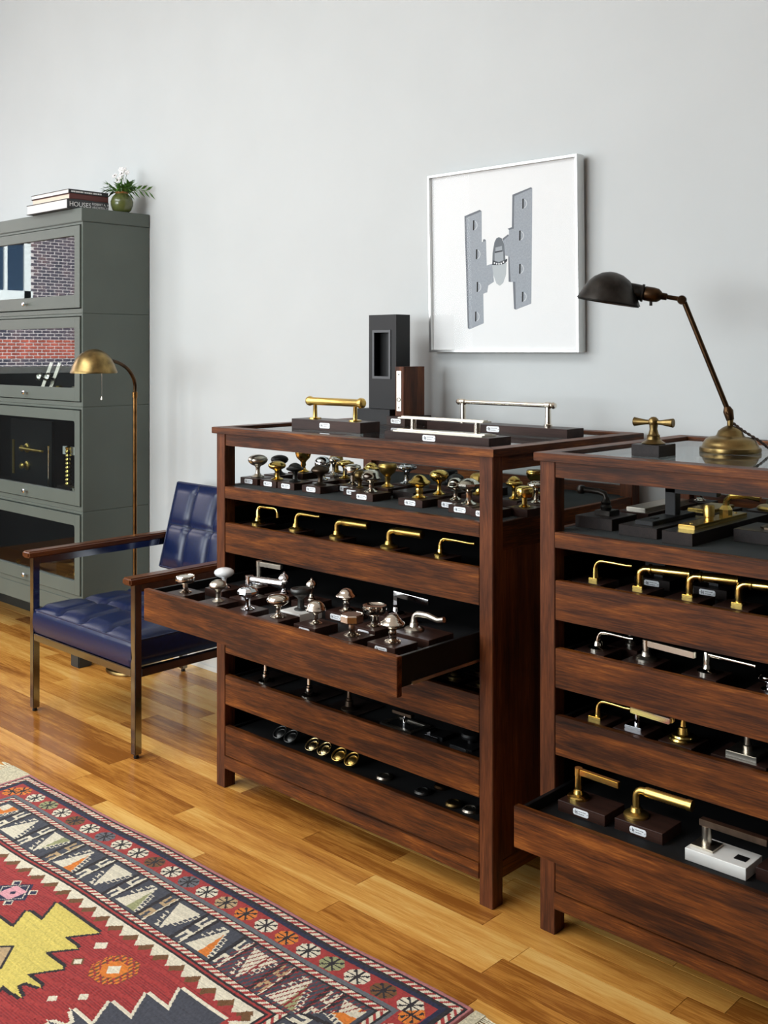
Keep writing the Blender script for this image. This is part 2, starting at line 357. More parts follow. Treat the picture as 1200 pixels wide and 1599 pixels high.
def knob(label, group, x, y, z, style, mat, W, H, bw=.078, bd=.078, bh=.022, bm=None, plate=True, seg=28, head=None, name='knob_sample', squash=1):
    e = base(name, label, group, x, y, z, bw, bd, bh, bm or walnut, plate)
    r = W/2; M = Matrix.Translation((0, 0, bh)) @ Matrix.Diagonal((1, squash, 1, 1))
    MB().lathe([(a*r, b*H) for a, b in ROSE], 28, M).build('rose', mat, e)
    MB().lathe([(a*r, b*H) for a, b in HEAD[style]], seg, M, ph=.5 if seg < 12 else 0).build('knob', head or mat, e, ang=20 if seg < 12 else 50)
    return e
def lever(label, group, x, y, z, mat, kind='thin', H=.055, L=.10, rose=.024, bw=.085, bd=.085, bh=.026, bm=None, plate=False, dy=.1, sq=False, name='lever_sample', dx=0, tx=0):
    e = base(name, label, group, x, y, z, bw, bd, bh, bm or walnut, plate, tx=tx)
    if sq: B(dx-rose, dx+rose, -rose, rose, bh, bh+.007).build('rose', mat, e, bevel=.001)
    else: MB().lathe([(0, 0), (rose, 0), (rose, .005), (rose*.86, .008), (rose*.5, .011), (rose*.42, .02), (.009, .022)], 26, Matrix.Translation((dx, 0, bh))).build('rose', mat, e)
    z0 = bh+.006; z1 = bh+H; ux = 1/math.hypot(1, dy); d = Vector((ux, dy*ux, 0)); o = Vector((dx, 0, 0))
    def arc(R, rise=0):
        return [o+Vector((0, 0, z0)), o+Vector((0, 0, z1-R))]+[o+d*(R*(1-math.cos(a)))+Vector((0, 0, z1-R+R*math.sin(a))) for a in (.4, .8, 1.2, PI/2)]
    if kind == 'thin':
        p = arc(.02)+[o+d*(L*.5)+Vector((0, 0, z1-.001)), o+d*(L*.85)+Vector((0, 0, z1-.003)), o+d*L+Vector((0, 0, z1-.002))]
        MB().tube(p, [.0085, .0065]+[.0058]*4+[.005, .0052, .006], 12).build('handle', mat, e, ang=60)
    elif kind == 'drop':
        p = arc(.014)+[o+d*(L-.014)+Vector((0, 0, z1)), o+d*(L-.004)+Vector((0, 0, z1-.004)), o+d*L+Vector((0, 0, z1-.014)), o+d*L+Vector((0, 0, z1-.03))]
        MB().tube(p, [.0085, .0075]+[.0055]*8, 12).build('handle', mat, e, ang=60)
    elif kind in ('thick', 'collar', 'reeded'):
        MB().tube(arc(.017)+[o+d*.03+Vector((0, 0, z1))], .0085, 14).build('stem', mat, e, ang=60)
        M = frame_to(o+d*.024+Vector((0, 0, z1)), d); q = L-.024
        if kind == 'thick': pf = [(0, 0), (.0095, 0), (.011, .003), (.0115, q*.5), (.0115, q-.002), (.0095, q), (0, q)]
        elif kind == 'collar': pf = [(0, 0), (.0125, 0), (.0125, .005), (.0095, .007), (.0105, .01), (.0118, q*.5), (.0115, q-.008), (.0135, q-.006), (.0135, q-.002), (.009, q), (0, q)]
        else:
            pf = [(0, 0), (.0105, 0)]
            for k in range(14): a = q*(.04+.06*k); pf += [(.0118, a), (.0108, a+q*.03)]
            pf += [(.0125, q*.9), (.0125, q), (0, q)]
        MB().lathe(pf, 22, M).build('grip', mat, e)
    elif kind == 'curl':
        p = arc(.016)+[o+d*(L*.45)+Vector((0, 0, z1+.001)), o+d*(L*.8)+Vector((0, 0, z1-.006)), o+d*L+Vector((0, 0, z1-.001))]
        MB().tube(p, [.012, .009, .008, .0075, .0075, .008, .008, .007, .0075], 14).build('handle', mat, e, ang=60)
    elif kind == 'flat':
        MB().lathe([(.009, z0), (.0085, z1-.012), (.0095, z1-.012), (.0095, z1+.006), (0, z1+.006)], 18, Matrix.Translation(o)).build('stem', mat, e)
        M = Matrix.Translation(o) @ Matrix.Rotation(math.atan2(d.y, d.x), 4, 'Z'); MB().box(0, L, -.006, .006, z1-.009, z1+.005, M).build('handle', mat, e, bevel=.001)
    elif kind == 'blade':
        M = Matrix.Translation(o) @ Matrix.Rotation(math.atan2(d.y, d.x), 4, 'Z')
        m = MB().box(-.008, .008, -.005, .005, z0, z1-.002, M); m.box(-.008, L, -.005, .005, z1-.014, z1+.002, M); m.build('handle', mat, e, bevel=.0008)
    elif kind == 'rod':
        MB().lathe([(.009, z0), (.009, z1+.004), (.008, z1+.006), (0, z1+.006)], 18, Matrix.Translation(o)).build('stem', mat, e)
        M = frame_to(o+Vector((0, 0, z1)), d); MB().lathe([(0, .004), (.0062, .004), (.0062, L-.004), (.0085, L-.003), (.0085, L), (0, L)], 18, M).build('handle', mat, e)
    elif kind == 'rib':
        MB().lathe([(.008, z0), (.0075, z1), (0, z1)], 16, Matrix.Translation(o)).build('stem', mat, e)
        M = Matrix.Translation(o) @ Matrix.Rotation(math.atan2(d.y, d.x), 4, 'Z'); m = MB()
        for k in (-1, 0, 1): m.box(-.012, L, k*.009-.0035, k*.009+.0035, z1-.004, z1+.008, M)
        m.box(-.012, L-.004, -.0125, .0125, z1-.006, z1-.001, M).build('handle', mat, e, bevel=.0012)
    elif kind == 'cyl':
        MB().lathe([(.011, z0), (.011, z1-.012), (.0125, z1-.012), (.0125, z1+.012), (.011, z1+.013), (0, z1+.013)], 20, Matrix.Translation(o)).build('stem', mat, e)
        M = frame_to(o+Vector((0, 0, z1)), d); MB().lathe([(0, .01), (.0115, .01), (.012, .014), (.0125, L-.01), (.014, L-.009), (.014, L), (0, L)], 22, M).build('grip', mat, e)
    return e

# glass case of the left cabinet: knobs on blocks
G = 'knob samples in the left glass case'; ZS = 1.0
K = [
 ('oval satin nickel knob at the left end of the left glass case', -2.788, 2.315, 'oval', nickb, .068, .076, .09, 1, 1, 28),
 ('small yellow brass mushroom knob, second in the front row of the left glass case', -2.688, 2.315, 'mushroom', brass, .06, .062, .082, 1, 1, 28),
 ('dark grey bronze knob right of the small brass mushroom knob', -2.599, 2.315, 'stepped', pewter, .058, .062, .082, 1, 1, 28),
 ('brown bronze knob in front of a shiny reeded ball knob', -2.478, 2.315, 'mushroom', bronze, .06, .064, .086, 1, 1, 28),
 ('black oval knob behind the small brass mushroom knob', -2.797, 2.42, 'oval', blackm, .062, .066, .078, 1, 0, 28),
 ('flared brass trumpet knob against the white wall at left in the glass case', -2.79, 2.525, 'goblet', brass, .06, .078, .078, 1, 0, 28),
 ('brass ball knob deep in the left corner of the glass case', -2.70, 2.60, 'ball', brassb, .05, .064, .07, 1, 0, 28),
 ('polished ball knob peeking over the brown bronze knob', -2.566, 2.408, 'ball', chrome, .054, .078, .078, 1, 1, 28),
 ('small round nickel knob behind the polished ball knob', -2.64, 2.53, 'disc', nickel, .044, .064, .07, 1, 1, 28),
 ('broad flat brass disc knob on a thin stem in the glass case', -2.548, 2.495, 'disc', brass, .06, .062, .074, 1, 0, 28),
 ('drum shaped nickel knob in the middle of the left glass case', -2.414, 2.398, 'cylinder', nickel, .054, .064, .074, 1, 1, 28),
 ('small aged bronze ball knob beside the drum shaped knob', -2.336, 2.352, 'ball', brassa, .038, .056, .074, 1, 1, 28),
 ('round polished nickel knob on a front block with a white label, mid row', -2.242, 2.305, 'dome', nickel, .062, .07, .092, 1, 1, 28),
 ('brass disc knob behind the round nickel front knob', -2.425, 2.495, 'stepped', brass, .056, .062, .074, 1, 0, 28),
 ('golden goblet knob standing behind the round nickel front knob', -2.292, 2.432, 'goblet', brassb, .06, .072, .078, 1, 0, 28),
 ('wide bright nickel knob right of the golden goblet knob', -2.304, 2.535, 'disc', chrome, .066, .064, .078, 1, 0, 28),
 ('stepped bell shaped brass knob on the front edge of the left glass case', -2.052, 2.312, 'bell', brass, .066, .068, .094, 1, 1, 28),
 ('oval polished brass knob just right of the bell shaped brass knob', -2.058, 2.408, 'oval', brass, .058, .074, .078, 1, 0, 28),
 ('nickel disc knob left of the eight-sided nickel knob', -1.948, 2.352, 'dome', nickel, .05, .064, .074, 1, 1, 28),
 ('eight-sided faceted nickel knob beside the right leg of the left cabinet', -1.863, 2.308, 'mushroom', nickel, .066, .073, .084, 1, 1, 8),
 ('brass knob whose block hides behind the right leg of the left cabinet', -1.772, 2.29, 'dome', brassb, .05, .06, .078, 1, 1, 28),
 ('brass drum knob seen through the right side of the left glass case', -1.722, 2.375, 'cylinder', brass, .05, .058, .074, 1, 0, 28),
 ('bright domed nickel knob seen through the side beside the brass drum knob', -1.745, 2.462, 'disc', nickel, .052, .062, .074, 1, 0, 28),
 ('brass stepped knob directly behind the brass drum knob', -1.838, 2.485, 'stepped', brass, .05, .066, .074, 1, 0, 28),
 ('golden flared knob farthest back in the side opening of the left glass case', -1.861, 2.62, 'goblet', brass, .053, .07, .074, 1, 0, 28),
 ('twisted brass knob behind the eight-sided nickel knob', -1.975, 2.492, 'ball', brassb, .056, .064, .074, 1, 0, 10),
 ('pointed pewter knob between the oval brass knob and the twisted brass knob', -2.072, 2.505, 'finial', pewter, .05, .058, .074, 1, 0, 28),
 ('flat black disc knob in the back of the left glass case', -2.185, 2.6, 'flat', blackm, .062, .056, .09, 1, 0, 28),
]
for lab, x, y, st, mt, W, H, bw, bl, pl, sg in K:
    knob(lab, G, x, y, ZS, st, mt, W, H, bw, min(bw, .08), .022, plate=bool(pl), seg=sg)
for lab, x, y, ww, dd in (('plain dark wooden block behind the bell shaped brass knob', -2.165, 2.42, .085, .11), ('low dark block in the middle rear of the left glass case', -2.06, 2.62, .12, .1)):
    base('display_block', lab, G, x, y, ZS, ww, dd, .024, ebon, False, 'block')

# left cabinet, first drawer: brass levers
G = 'brass levers in the top drawer of the left cabinet'; Z = DT[0]-.030
lever('thin brass lever with a turned-down end, leftmost in the top left drawer', G, -2.72, 2.26, Z, brass, 'drop', .058, .085, dy=.15)
lever('slim curved brass lever, second from left in the top left drawer', G, -2.537, 2.265, Z, brassb, 'thin', .054, .098, dy=.15)
lever('brass lever with a fat round grip, third in the top left drawer', G, -2.344, 2.26, Z, brassb, 'thick', .05, .13, dy=.05)
lever('brass lever with a smooth cylinder grip, fourth in the top left drawer', G, -2.112, 2.247, Z, brassb, 'thick', .052, .125, dy=.05, rose=.026)
lever('slender brass lever nearest the right leg in the top left drawer', G, -1.925, 2.258, Z, brass, 'thin', .05, .12, rose=.018, dy=.05)

# left cabinet, second drawer pulled out
G = 'silvery samples in the pulled-out drawer'; Z = DT[1]-.030; bh = .024
D2 = [
 ('round flat-topped nickel knob at the left corner of the pulled-out drawer', -2.69, 1.945, 'flat', nickel, .06, .062, None, 0, 28, None),
 ('white porcelain egg knob on a polished stem', -2.655, 2.068, 'oval', chrome, .064, .062, None, 0, 28, porcelain),
 ('warm nickel mushroom knob in front of the white porcelain knob', -2.522, 1.942, 'mushroom', nickb, .054, .064, None, 0, 28, None),
 ('chrome faceted oval knob, third along the front of the pulled-out drawer', -2.384, 1.942, 'mushroom', chrome, .062, .066, None, 0, 10, None),
 ('small chrome finial knob with a pointed tip', -2.452, 2.140, 'finial', chrome, .04, .068, None, 0, 28, None),
 ('large nickel oval knob, fourth along the front of the pulled-out drawer', -2.252, 1.943, 'oval', nickel, .066, .063, None, 0, 28, None),
 ('dark pewter dish knob on a white marble block', -2.267, 2.042, 'dish', pewter, .06, .07, marble, 0, 28, None),
 ('small warm nickel finial knob behind the dark pewter dish knob', -2.334, 2.145, 'finial', nickel, .036, .066, None, 0, 28, None),
 ('domed nickel knob on a labelled block, fifth along the drawer front', -2.124, 1.968, 'dome', nickel, .056, .062, None, 1, 28, None),
 ('nickel knob with concentric rings standing behind the domed nickel knob', -2.168, 2.128, 'bell', nickel, .062, .064, None, 1, 28, None),
 ('nickel knob with a hollow bowl-shaped top', -1.992, 2.062, 'cup', nickel, .066, .056, None, 1, 28, None),
 ('eight-sided nickel knob with a brown inlaid face', -1.966, 1.95, 'flat', nickel, .064, .068, None, 0, 8, None),
 ('stepped nickel bell knob at the right end of the pulled-out drawer', -1.847, 1.978, 'bell', nickel, .064, .072, None, 1, 28, None)]
for lab, x, y, st, mt, W, H, bm, pl, sg, hd in D2:
    e = knob(lab, G, x, y, Z, st, mt, W, H, .096 if 'right end' in lab else .086, .086, bh, bm, bool(pl), sg, hd)
    if 'inlaid' in lab: MB().lathe([(.027, 0), (.027, .001), (0, .001)], 8, Matrix.Translation((0, 0, bh+.8*.068)), ph=.5).build('inlay', leatherb, e)
lever('satin nickel square-bar lever at the back left of the pulled-out drawer', G, -2.61, 2.172, Z, nickb, 'flat', .068, .098, bh=bh, dy=.1)
lever('chrome lever with a thick cylinder grip lying across the pulled-out drawer', G, -2.5, 2.042, Z, chrome, 'cyl', .052, .13, bh=bh, dy=.22, rose=.026)
lever('flat polished L-shaped lever at the back of the pulled-out drawer', G, -2.03, 2.19, Z, chrome, 'blade', .064, .135, bh=bh, dy=-.1, plate=False)
lever('curved satin nickel lever at the right end of the pulled-out drawer', G, -1.852, 2.1, Z, nickb, 'curl', .045, .1, bh=bh, bw=.13, bd=.1, dx=-.03, dy=.05, rose=.027)

# left cabinet, third to fifth drawers
Z = DT[2]-.030; G = 'brass rosettes in the third left drawer'
for lab, x, y in (('small brass rosette nearest the pulled-out drawer runner', -1.892, 2.285), ('brass rosette in the rear, in shade under the pulled-out drawer', -1.868, 2.375), ('brass rosette beside the right leg, under the pulled-out drawer', -1.795, 2.29)):
    e = base('rosette_sample', lab, G, x, y, Z, .075, .075, .022, walnut, False); MB().lathe([(0, 0), (.024, 0), (.024, .005), (.016, .008), (.013, .014), (.008, .017), (0, .018)], 24, Matrix.Translation((0, 0, .022))).build('rosette', bronzed if 'rear' in lab else brassa, e)
Z = DT[3]-.012; G = 'spindle samples in the fourth left drawer'
SP = [(0, 0), (.025, 0), (.025, .003), (.019, .006), (.0125, .009), (.0115, .024), (.009, .026), (.009, .032), (.0068, .034), (.0055, .07), (.004, .074), (0, .074)]
for lab, x, mt in (('nickel spindle on a round rose, leftmost in the fourth left drawer', -2.672, nickel), ('nickel spindle on a round rose, second in the fourth left drawer', -2.461, nickel), ('darker nickel spindle, third in the fourth left drawer', -2.282, bronze)):
    e = empty('spindle_sample', (x, 2.252, Z), lab, 'door hardware', G); B(-.07, .06, -.03, .09, 0, .004).build('block', ebon, e, smooth=False)
    MB().lathe([(r, z) for r, z in SP], 24, Matrix.Translation((0, 0, .004))).build('spindle', mt, e)
e = empty('turn_piece_sample', (-2.068, 2.268, Z), 'chrome T-shaped turn piece on a pale framed plate', 'door hardware', G)
m = MB()
for q in ((-.062, .062, -.042, -.03), (-.062, .062, .03, .042), (-.062, -.05, -.03, .03), (.05, .062, -.03, .03)): m.box(*q, 0, .006)
m.build('plate_frame', nickb, e); B(-.0498, .0498, -.0298, .0298, 0, .004).build('plate', blackm, e)
MB().lathe([(.008, .004), (.006, .03), (0, .03)], 16).build('stem', chrome, e); B(-.045, .03, -.008, .008, .03, .038).build('handle', bronze, e, bevel=.001)
e = empty('latch_sample', (-1.935, 2.268, Z), 'small chrome and black latch between the framed plate and the black knob', 'door hardware', G)
B(-.03, .03, -.026, .026, 0, .012).build('case', blackm, e, bevel=.001); B(-.031, .018, -.034, -.0265, .002, .012).build('bolt', chrome, e, bevel=.001); B(-.031, -.02, -.02, .01, .0122, .018).build('tab', chrome, e)
e = empty('turn_knob_sample', (-1.838, 2.285, Z), 'round black knob on a black plate beside the right leg', 'door hardware', G)
B(-.04, .04, -.045, .045, 0, .005).build('plate', blackm, e, bevel=.001); B(-.036, .02, -.0465, -.0452, .001, .005).build('edge', chrome, e)
MB().lathe([(.009, .005), (.009, .018), (.026, .02), (.027, .026), (.024, .032), (.01, .034), (0, .034)], 26).build('knob', blackm, e)
Z = DT[4]-.012; G = 'ring and disc pulls in the bottom left drawer'
RG = [('ring', -2.601, pewter, 'silver grey ring pull, leftmost in the bottom left drawer'), ('ring', -2.548, pewter, 'darker grey ring pull, second in the bottom left drawer'), ('ring', -2.447, pale_brass, 'pale brass ring pull, first of the middle four in the bottom drawer'), ('ring', -2.392, pale_brass, 'pale brass ring pull, second of the middle four in the bottom drawer'),
 ('ring', -2.327, brassb, 'golden ring pull, third of the middle four in the bottom drawer'), ('ring', -2.272, brassb, 'golden ring pull, last of the middle four in the bottom drawer'),
 ('disc', -2.14, nickb, 'low nickel disc pull right of the ring pulls'), ('disc', -1.99, pewter, 'small black and silver disc pull in the bottom left drawer'), ('disc', -1.975, bronzed, 'coppery disc pull set back in the bottom left drawer'), ('disc', -1.875, brassa, 'pale brass disc pull, second from the right leg'), ('disc', -1.816, nickb, 'nickel disc pull closest to the right leg in the bottom drawer')]
for kd, x, mt, lab in RG:
    e = empty('ring_pull' if kd == 'ring' else 'disc_pull', (x, 2.325 if 'set back' in lab else 2.257, Z), lab, 'door hardware', G)
    if kd == 'ring':
        T0 = Matrix.Translation((0, 0, .0135)) @ Matrix.Rotation(math.radians(34), 4, 'X')
        MB().lathe([(0, 0), (.0195, 0), (.02, .004), (.017, .006), (.016, .0055), (.012, .008), (.005, .010), (0, .0105)], 24, T0).build('disc', mt, e)
        T = T0 @ Matrix.Translation((0, .002, .010))
        MB().tube([T @ Vector((.0235*math.cos(a), .0235*math.sin(a), 0)) for a in [2*PI*k/28 for k in range(29)]], .0026, 8, up=Vector((0, 0, 1))).build('ring', mt, e, ang=60)
    else:
        MB().lathe([(0, 0), (.024, 0), (.025, .004), (.021, .009), (.014, .011), (.012, .009), (0, .01)], 26).build('disc', mt, e)

# right cabinet: glass case
G = 'long-plate hardware in the right glass case'
e = base('crank_knob_sample', 'dark iron crooked knob on the leftmost block of the right glass case', G, -1.458, 2.365, 1.0, .108, .12, .03, ebon, False)
B(-.022, .022, -.02, .03, .03, .042).build('plate', iron, e, bevel=.001)
MB().lathe([(.013, .042), (.015, .05), (.011, .056), (.013, .062), (.009, .068), (.008, .075)], 18).build('shank', iron, e)
MB().tube([(0, 0, .07), (-.004, 0, .083), (-.02, -.004, .088), (-.06, -.012, .09)], .0075, 12).build('arm', iron, e, ang=60)
MB().lathe([(0, -.012), (.008, -.01), (.012, -.004), (.012, .004), (.008, .01), (0, .012)], 16, Matrix.Translation((-.066, -.013, .09))).build('ball', iron, e)
e = base('black_lever_set', 'black long-plate lever set on a dark block in the right glass case', G, -1.317, 2.408, 1.0, .104, .26, .026, ebon, False)
B(-.024, .024, -.1, .12, .026, .036).build('plate', blackm, e, bevel=.001); B(-.014, .014, .03, .058, .036, .105).build('stem', blackm, e, bevel=.001); B(-.014, .125, .03, .055, .092, .108).build('handle', blackm, e, bevel=.001)
B(-.006, .006, -.06, -.035, .036, .0375).build('keyhole', plain('keyhole_black', (5, 5, 5), .8), e)
e = base('nickel_plate_set', 'satin nickel long plate with a cylinder in the rear left of the right glass case', G, -1.445, 2.61, 1.0, .09, .27, .026, walnut, False)
B(-.028, .028, -.12, .12, .026, .036).build('plate', nickb, e, bevel=.001); MB().lathe([(0, .036), (.014, .036), (.014, .06), (.012, .064), (0, .064)], 22, Matrix.Translation((0, .09, 0))).build('cylinder', nickb, e)
e = base('brass_plate_set', 'polished brass long plate with thumbturn and faceted lever on a dark block', G, -1.198, 2.455, 1.0, .078, .41, .03, ebon, False)
B(-.021, .021, -.16, .12, .03, .041).build('plate', brass, e, bevel=.001)
for yy in (-.135, .1): MB().lathe([(.0045, .041), (.004, .0425), (0, .043)], 12, Matrix.Translation((0, yy, 0))).build('screw', brassb, e)
MB().lathe([(.011, .041), (.011, .046), (.013, .048), (.0135, .072), (.011, .076), (0, .076)], 20, Matrix.Translation((0, -.045, 0))).build('thumbturn', brassb, e)
MB().lathe([(.017, .041), (.017, .056), (.012, .063), (.009, .066)], 8, Matrix.Translation((0, .045, 0))).build('lever_rose', brass, e, ang=15)
MB().tube([(0, .045, .06), (.002, .045, .078), (.014, .046, .09), (.05, .05, .094), (.085, .055, .09)], [.009, .008, .008, .008, .01], 8).build('handle', brass, e, ang=20)
e = base('brass_plate_sample', 'plain brass plate on a block behind the black lever set', G, -1.315, 2.665, 1.0, .09, .17, .026, ebon, False); B(-.034, .034, -.075, .06, .026, .035).build('plate', brass, e, bevel=.0015)
e = base('octagon_rose_sample', 'dark block with an eight-sided bronze rose at the right edge of the photo', G, -1.055, 2.452, 1.0, .14, .13, .03, ebon, False)
MB().lathe([(0, .03), (.03, .03), (.03, .034), (.02, .037), (.012, .04), (.01, .085), (.018, .09), (.016, .1), (0, .104)], 8, ph=.5).build('rose', bronze, e, ang=15)
e = base('brass_disc_sample', 'large round brass disc on a block at the right rear of the glass case', G, -1.185, 2.775, 1.0, .12, .12, .026, ebon, False); MB().lathe([(0, .026), (.05, .026), (.052, .031), (.046, .036), (.02, .037), (0, .036)], 30).build('disc', brassb, e)
knob('clear faceted crystal knob behind the black lever', G, -1.43, 2.82, 1.0, 'ball', nickel, .052, .062, .075, .075, .022, ebon, False, 9, crystal, name='crystal_knob_sample')

# right cabinet drawers
G = 'brass levers in the top drawer of the right cabinet'; Z = DT[0]-.030
lever('thin brass lever, leftmost in the top right drawer', G, -1.44, 2.285, Z, brass, 'thin', .05, .1, dy=.1, sq=True, rose=.012)
lever('brass lever with a slanted tube grip, second in the top right drawer', G, -1.312, 2.28, Z, brass, 'collar', .049, .125, dy=.2, sq=True, rose=.013)
lever('brass lever with a straight collared grip, third in the top right drawer', G, -1.182, 2.28, Z, brass, 'collar', .05, .115, dy=.2, sq=True, rose=.013)
lever('brass lever cut by the right edge of the photo, top right drawer', G, -1.064, 2.285, Z, brass, 'collar', .049, .125, dy=.2, sq=True, rose=.013)
for lab, x in (('dark block with a square black knob behind the thin brass lever', -1.35), ('dark block with a square black knob behind the collared brass levers', -1.2)):
    e = base('square_knob_sample', lab, G, x, 2.45, Z, .1, .09, .024, ebon, True); B(-.012, .012, -.012, .012, .024, .05).build('stem', blackm, e); B(-.028, .028, -.028, .028, .05, .064).build('knob', blackm, e, bevel=.001)
G = 'silvery levers in the second drawer of the right cabinet'; Z = DT[1]-.030
lever('slender polished lever, leftmost in the second right drawer', G, -1.426, 2.275, Z, nickel, 'thin', .045, .098, dy=.05)
e = base('peg_sample', 'short nickel peg behind the slender polished lever', G, -1.395, 2.38, Z, .085, .085, .022, walnut, False); MB().lathe([(.014, .022), (.014, .027), (.008, .029), (.008, .05), (.01, .052), (.01, .06), (0, .06)], 18).build('peg', nickb, e)
lever('nickel lever with a flat bar, second in the second right drawer', G, -1.292, 2.276, Z, nickb, 'flat', .043, .135, dy=-.12, rose=.025)
lever('angular polished lever with a slim rod, third in the second right drawer', G, -1.138, 2.28, Z, nickel, 'rod', .044, .125, dy=-.1, rose=.022)
knob('chrome knob at the right photo edge in the second right drawer', G, -.99, 2.275, Z, 'dome', chrome, .05, .04, .08, .08, .022, walnut, False)
G = 'mixed samples in the third drawer of the right cabinet'; Z = DT[2]-.030
lever('brass lever on a small rectangular base, leftmost in the third right drawer', G, -1.42, 2.265, Z, brass, 'thin', .044, .09, dy=.05, sq=True, rose=.017)
lever('chrome lever with a ribbed flat grip in the third right drawer', G, -1.316, 2.275, Z, chrome, 'rib', .04, .1, dy=-.1, sq=True, rose=.022)
e = base('brass_rose_sample', 'stepped round brass rose with a spindle in the third right drawer', G, -1.2, 2.285, Z, .085, .085, .022, walnut, False)
MB().lathe([(0, 0), (.034, 0), (.035, .004), (.032, .008), (.027, .009), (.026, .013), (.014, .015), (.012, .03), (.008, .032), (.005, .06), (0, .061)], 30, Matrix.Translation((0, 0, .022))).build('rose', brass, e)
e = base('square_plate_sample', 'nickel square plate with a short post near the right photo edge', G, -1.05, 2.3, Z, .13, .1, .022, walnut, False)
B(-.036, .036, -.036, .036, .022, .034).build('plate', nickb, e, bevel=.0008); MB().lathe([(.011, .034), (.011, .044), (.008, .046), (.008, .075), (0, .075)], 18).build('post', nickb, e)
G = 'levers in the pulled-out low right drawer'; Z = DT[3]-.030
lever('angular gold lever on the left labelled block of the low pulled-out drawer', G, -1.384, 2.178, Z, brass, 'flat', .066, .115, bw=.13, bd=.088, bh=.026, dx=-.035, dy=-.05, plate=True, rose=.027, tx=.0)
lever('gold lever with a thick grip on the second labelled block', G, -1.237, 2.186, Z, brassb, 'reeded', .062, .14, bw=.122, bd=.088, bh=.026, dx=-.03, dy=.02, plate=True, rose=.029, tx=.0)
e = base('marble_lever_sample', 'nickel bar lever on a white marble slab in the low pulled-out drawer', G, -1.04, 2.158, Z, .138, .08, .026, marble, False)
B(-.064, -.012, -.026, .026, .026, .031).build('plate', nickb, e, bevel=.0008); MB().lathe([(.011, .031), (.0105, .07), (0, .07)], 20, Matrix.Translation((-.038, 0, 0))).build('stem', nickb, e)
B(-.052, .1, -.009, .009, .07, .084).build('handle', bronze, e, bevel=.001); B(.03, .056, -.014, .008, .026, .0275).build('label_plate', blackm, e)
base('display_block', 'dark block just entering the photo at its right edge in the low drawer', G, -.9, 2.185, Z, .12, .09, .026, walnut, False, 'block')

# ------------------------------------------------------------ samples on top of the left cabinet
G = 'handle samples on top of the left cabinet'; ZT = 1.190
e = empty('bar_handle_sample', (-2.515, 2.415, ZT), 'fat brass bar handle on a dark wooden block on the left cabinet', 'door hardware', G)
B(-.163, .163, -.045, .045, 0, .033).build('block', walnut, e, bevel=.0008); label_plate(e, .0, -.045, .0165, 1.15)
zb = .092
MB().lathe([(0, -.135), (.008, -.134), (.0145, -.128), (.0165, -.12), (.0145, -.112), (.0128, -.109), (.0128, .109), (.0145, .112), (.0175, .12), (.0155, .13), (.009, .136), (0, .137)], 26, frame_to((0, 0, zb), (1, 0, 0))).build('bar', brassb, e)
for s in (-.095, .095): MB().lathe([(0, .033), (.021, .033), (.021, .037), (.0075, .039), (.0065, .08), (.0075, zb-.008)], 22, Matrix.Translation((s, 0, 0))).build('post', brass, e)
e = empty('flat_bar_sample', (-1.962, 2.325, ZT), 'pale nickel flat bar on a ribbed plate at the front of the left cabinet', 'door hardware', G)
B(-.195, .195, -.05, .05, 0, .023).build('block', walnut, e, bevel=.0008); label_plate(e, -.02, -.05, .0115, 1.15)
B(-.175, .16, -.036, .03, .023, .027).build('plate', nickb, e, bevel=.0008); B(-.172, .157, -.02, .016, .027, .030).build('plate_rib', nickb, e, bevel=.0008)
for s in (-.125, .115): MB().lathe([(.009, .030), (.009, .062), (0, .062)], 18, Matrix.Translation((s, 0, 0))).build('post', nickel, e)
B(-.17, .15, -.02, .02, .0605, .0645).build('bar', nickb, e, bevel=.0008); B(-.165, .145, -.01, .01, .0645, .0675).build('bar_rib', nickb, e, bevel=.0008)
e = empty('long_bar_sample', (-2.05, 2.705, ZT), 'long slender nickel bar handle on the biggest block at the rear of the left cabinet', 'door hardware', G)
B(-.277, .277, -.045, .045, 0, .026).build('block', walnut, e, bevel=.0008); label_plate(e, .0, -.045, .0135, 1.2)
zb = .093
MB().lathe([(0, -.195), (.007, -.193), (.0105, -.187), (.0075, -.18), (.0105, -.176), (.0105, -.160), (.0075, -.156), (.0072, .156), (.0105, .160), (.0105, .176), (.0075, .18), (.011, .187), (.007, .195), (0, .196)], 22, frame_to((.01, 0, zb), (1, 0, 0))).build('bar', nickel, e)
for s in (-.158, .178): MB().lathe([(0, .026), (.013, .026), (.013, .034), (.0095, .036), (.0085, zb-.006)], 18, Matrix.Translation((s, 0, 0))).build('post', nickel, e)
e = empty('flush_pull_stand', (-2.62, 2.79, ZT), 'tall black upright stand with a recessed rectangular pull', 'door hardware', G)
B(-.1, .062, -.065, .04, 0, .052).build('foot', blackm, e, bevel=.0008)
m = MB(); hx0, hx1, hz0, hz1 = -.047, .035, .165, .33                 # upright with a pocket
for q in ((-.07, hx0, .0525, .39), (hx1, .065, .0525, .39), (hx0, hx1, .0525, hz0), (hx0, hx1, hz1, .39)): m.box(q[0], q[1], -.035, .038, q[2], q[3])
m.box(hx0, hx1, -.005, .038, hz0, hz1); m.build('upright', blackm, e, smooth=False)
m = MB()
for q in ((-.051, -.042, .16, .335), (.03, .039, .16, .335), (-.042, .03, .16, .169), (-.042, .03, .326, .335)): m.box(q[0], q[1], -.0375, -.0345, q[2], q[3])
m.build('pull_rim', plain('grey_pull_rim', (62, 63, 66), .4), e); B(.002, .016, -.013, -.0052, .235, .265).build('thumb_slot', plain('slot_black', (4, 4, 4), .6), e)
e = empty('edge_pull_stand', (-2.505, 2.77, ZT), 'upright brown block with a thin silver edge pull', 'door hardware', G)
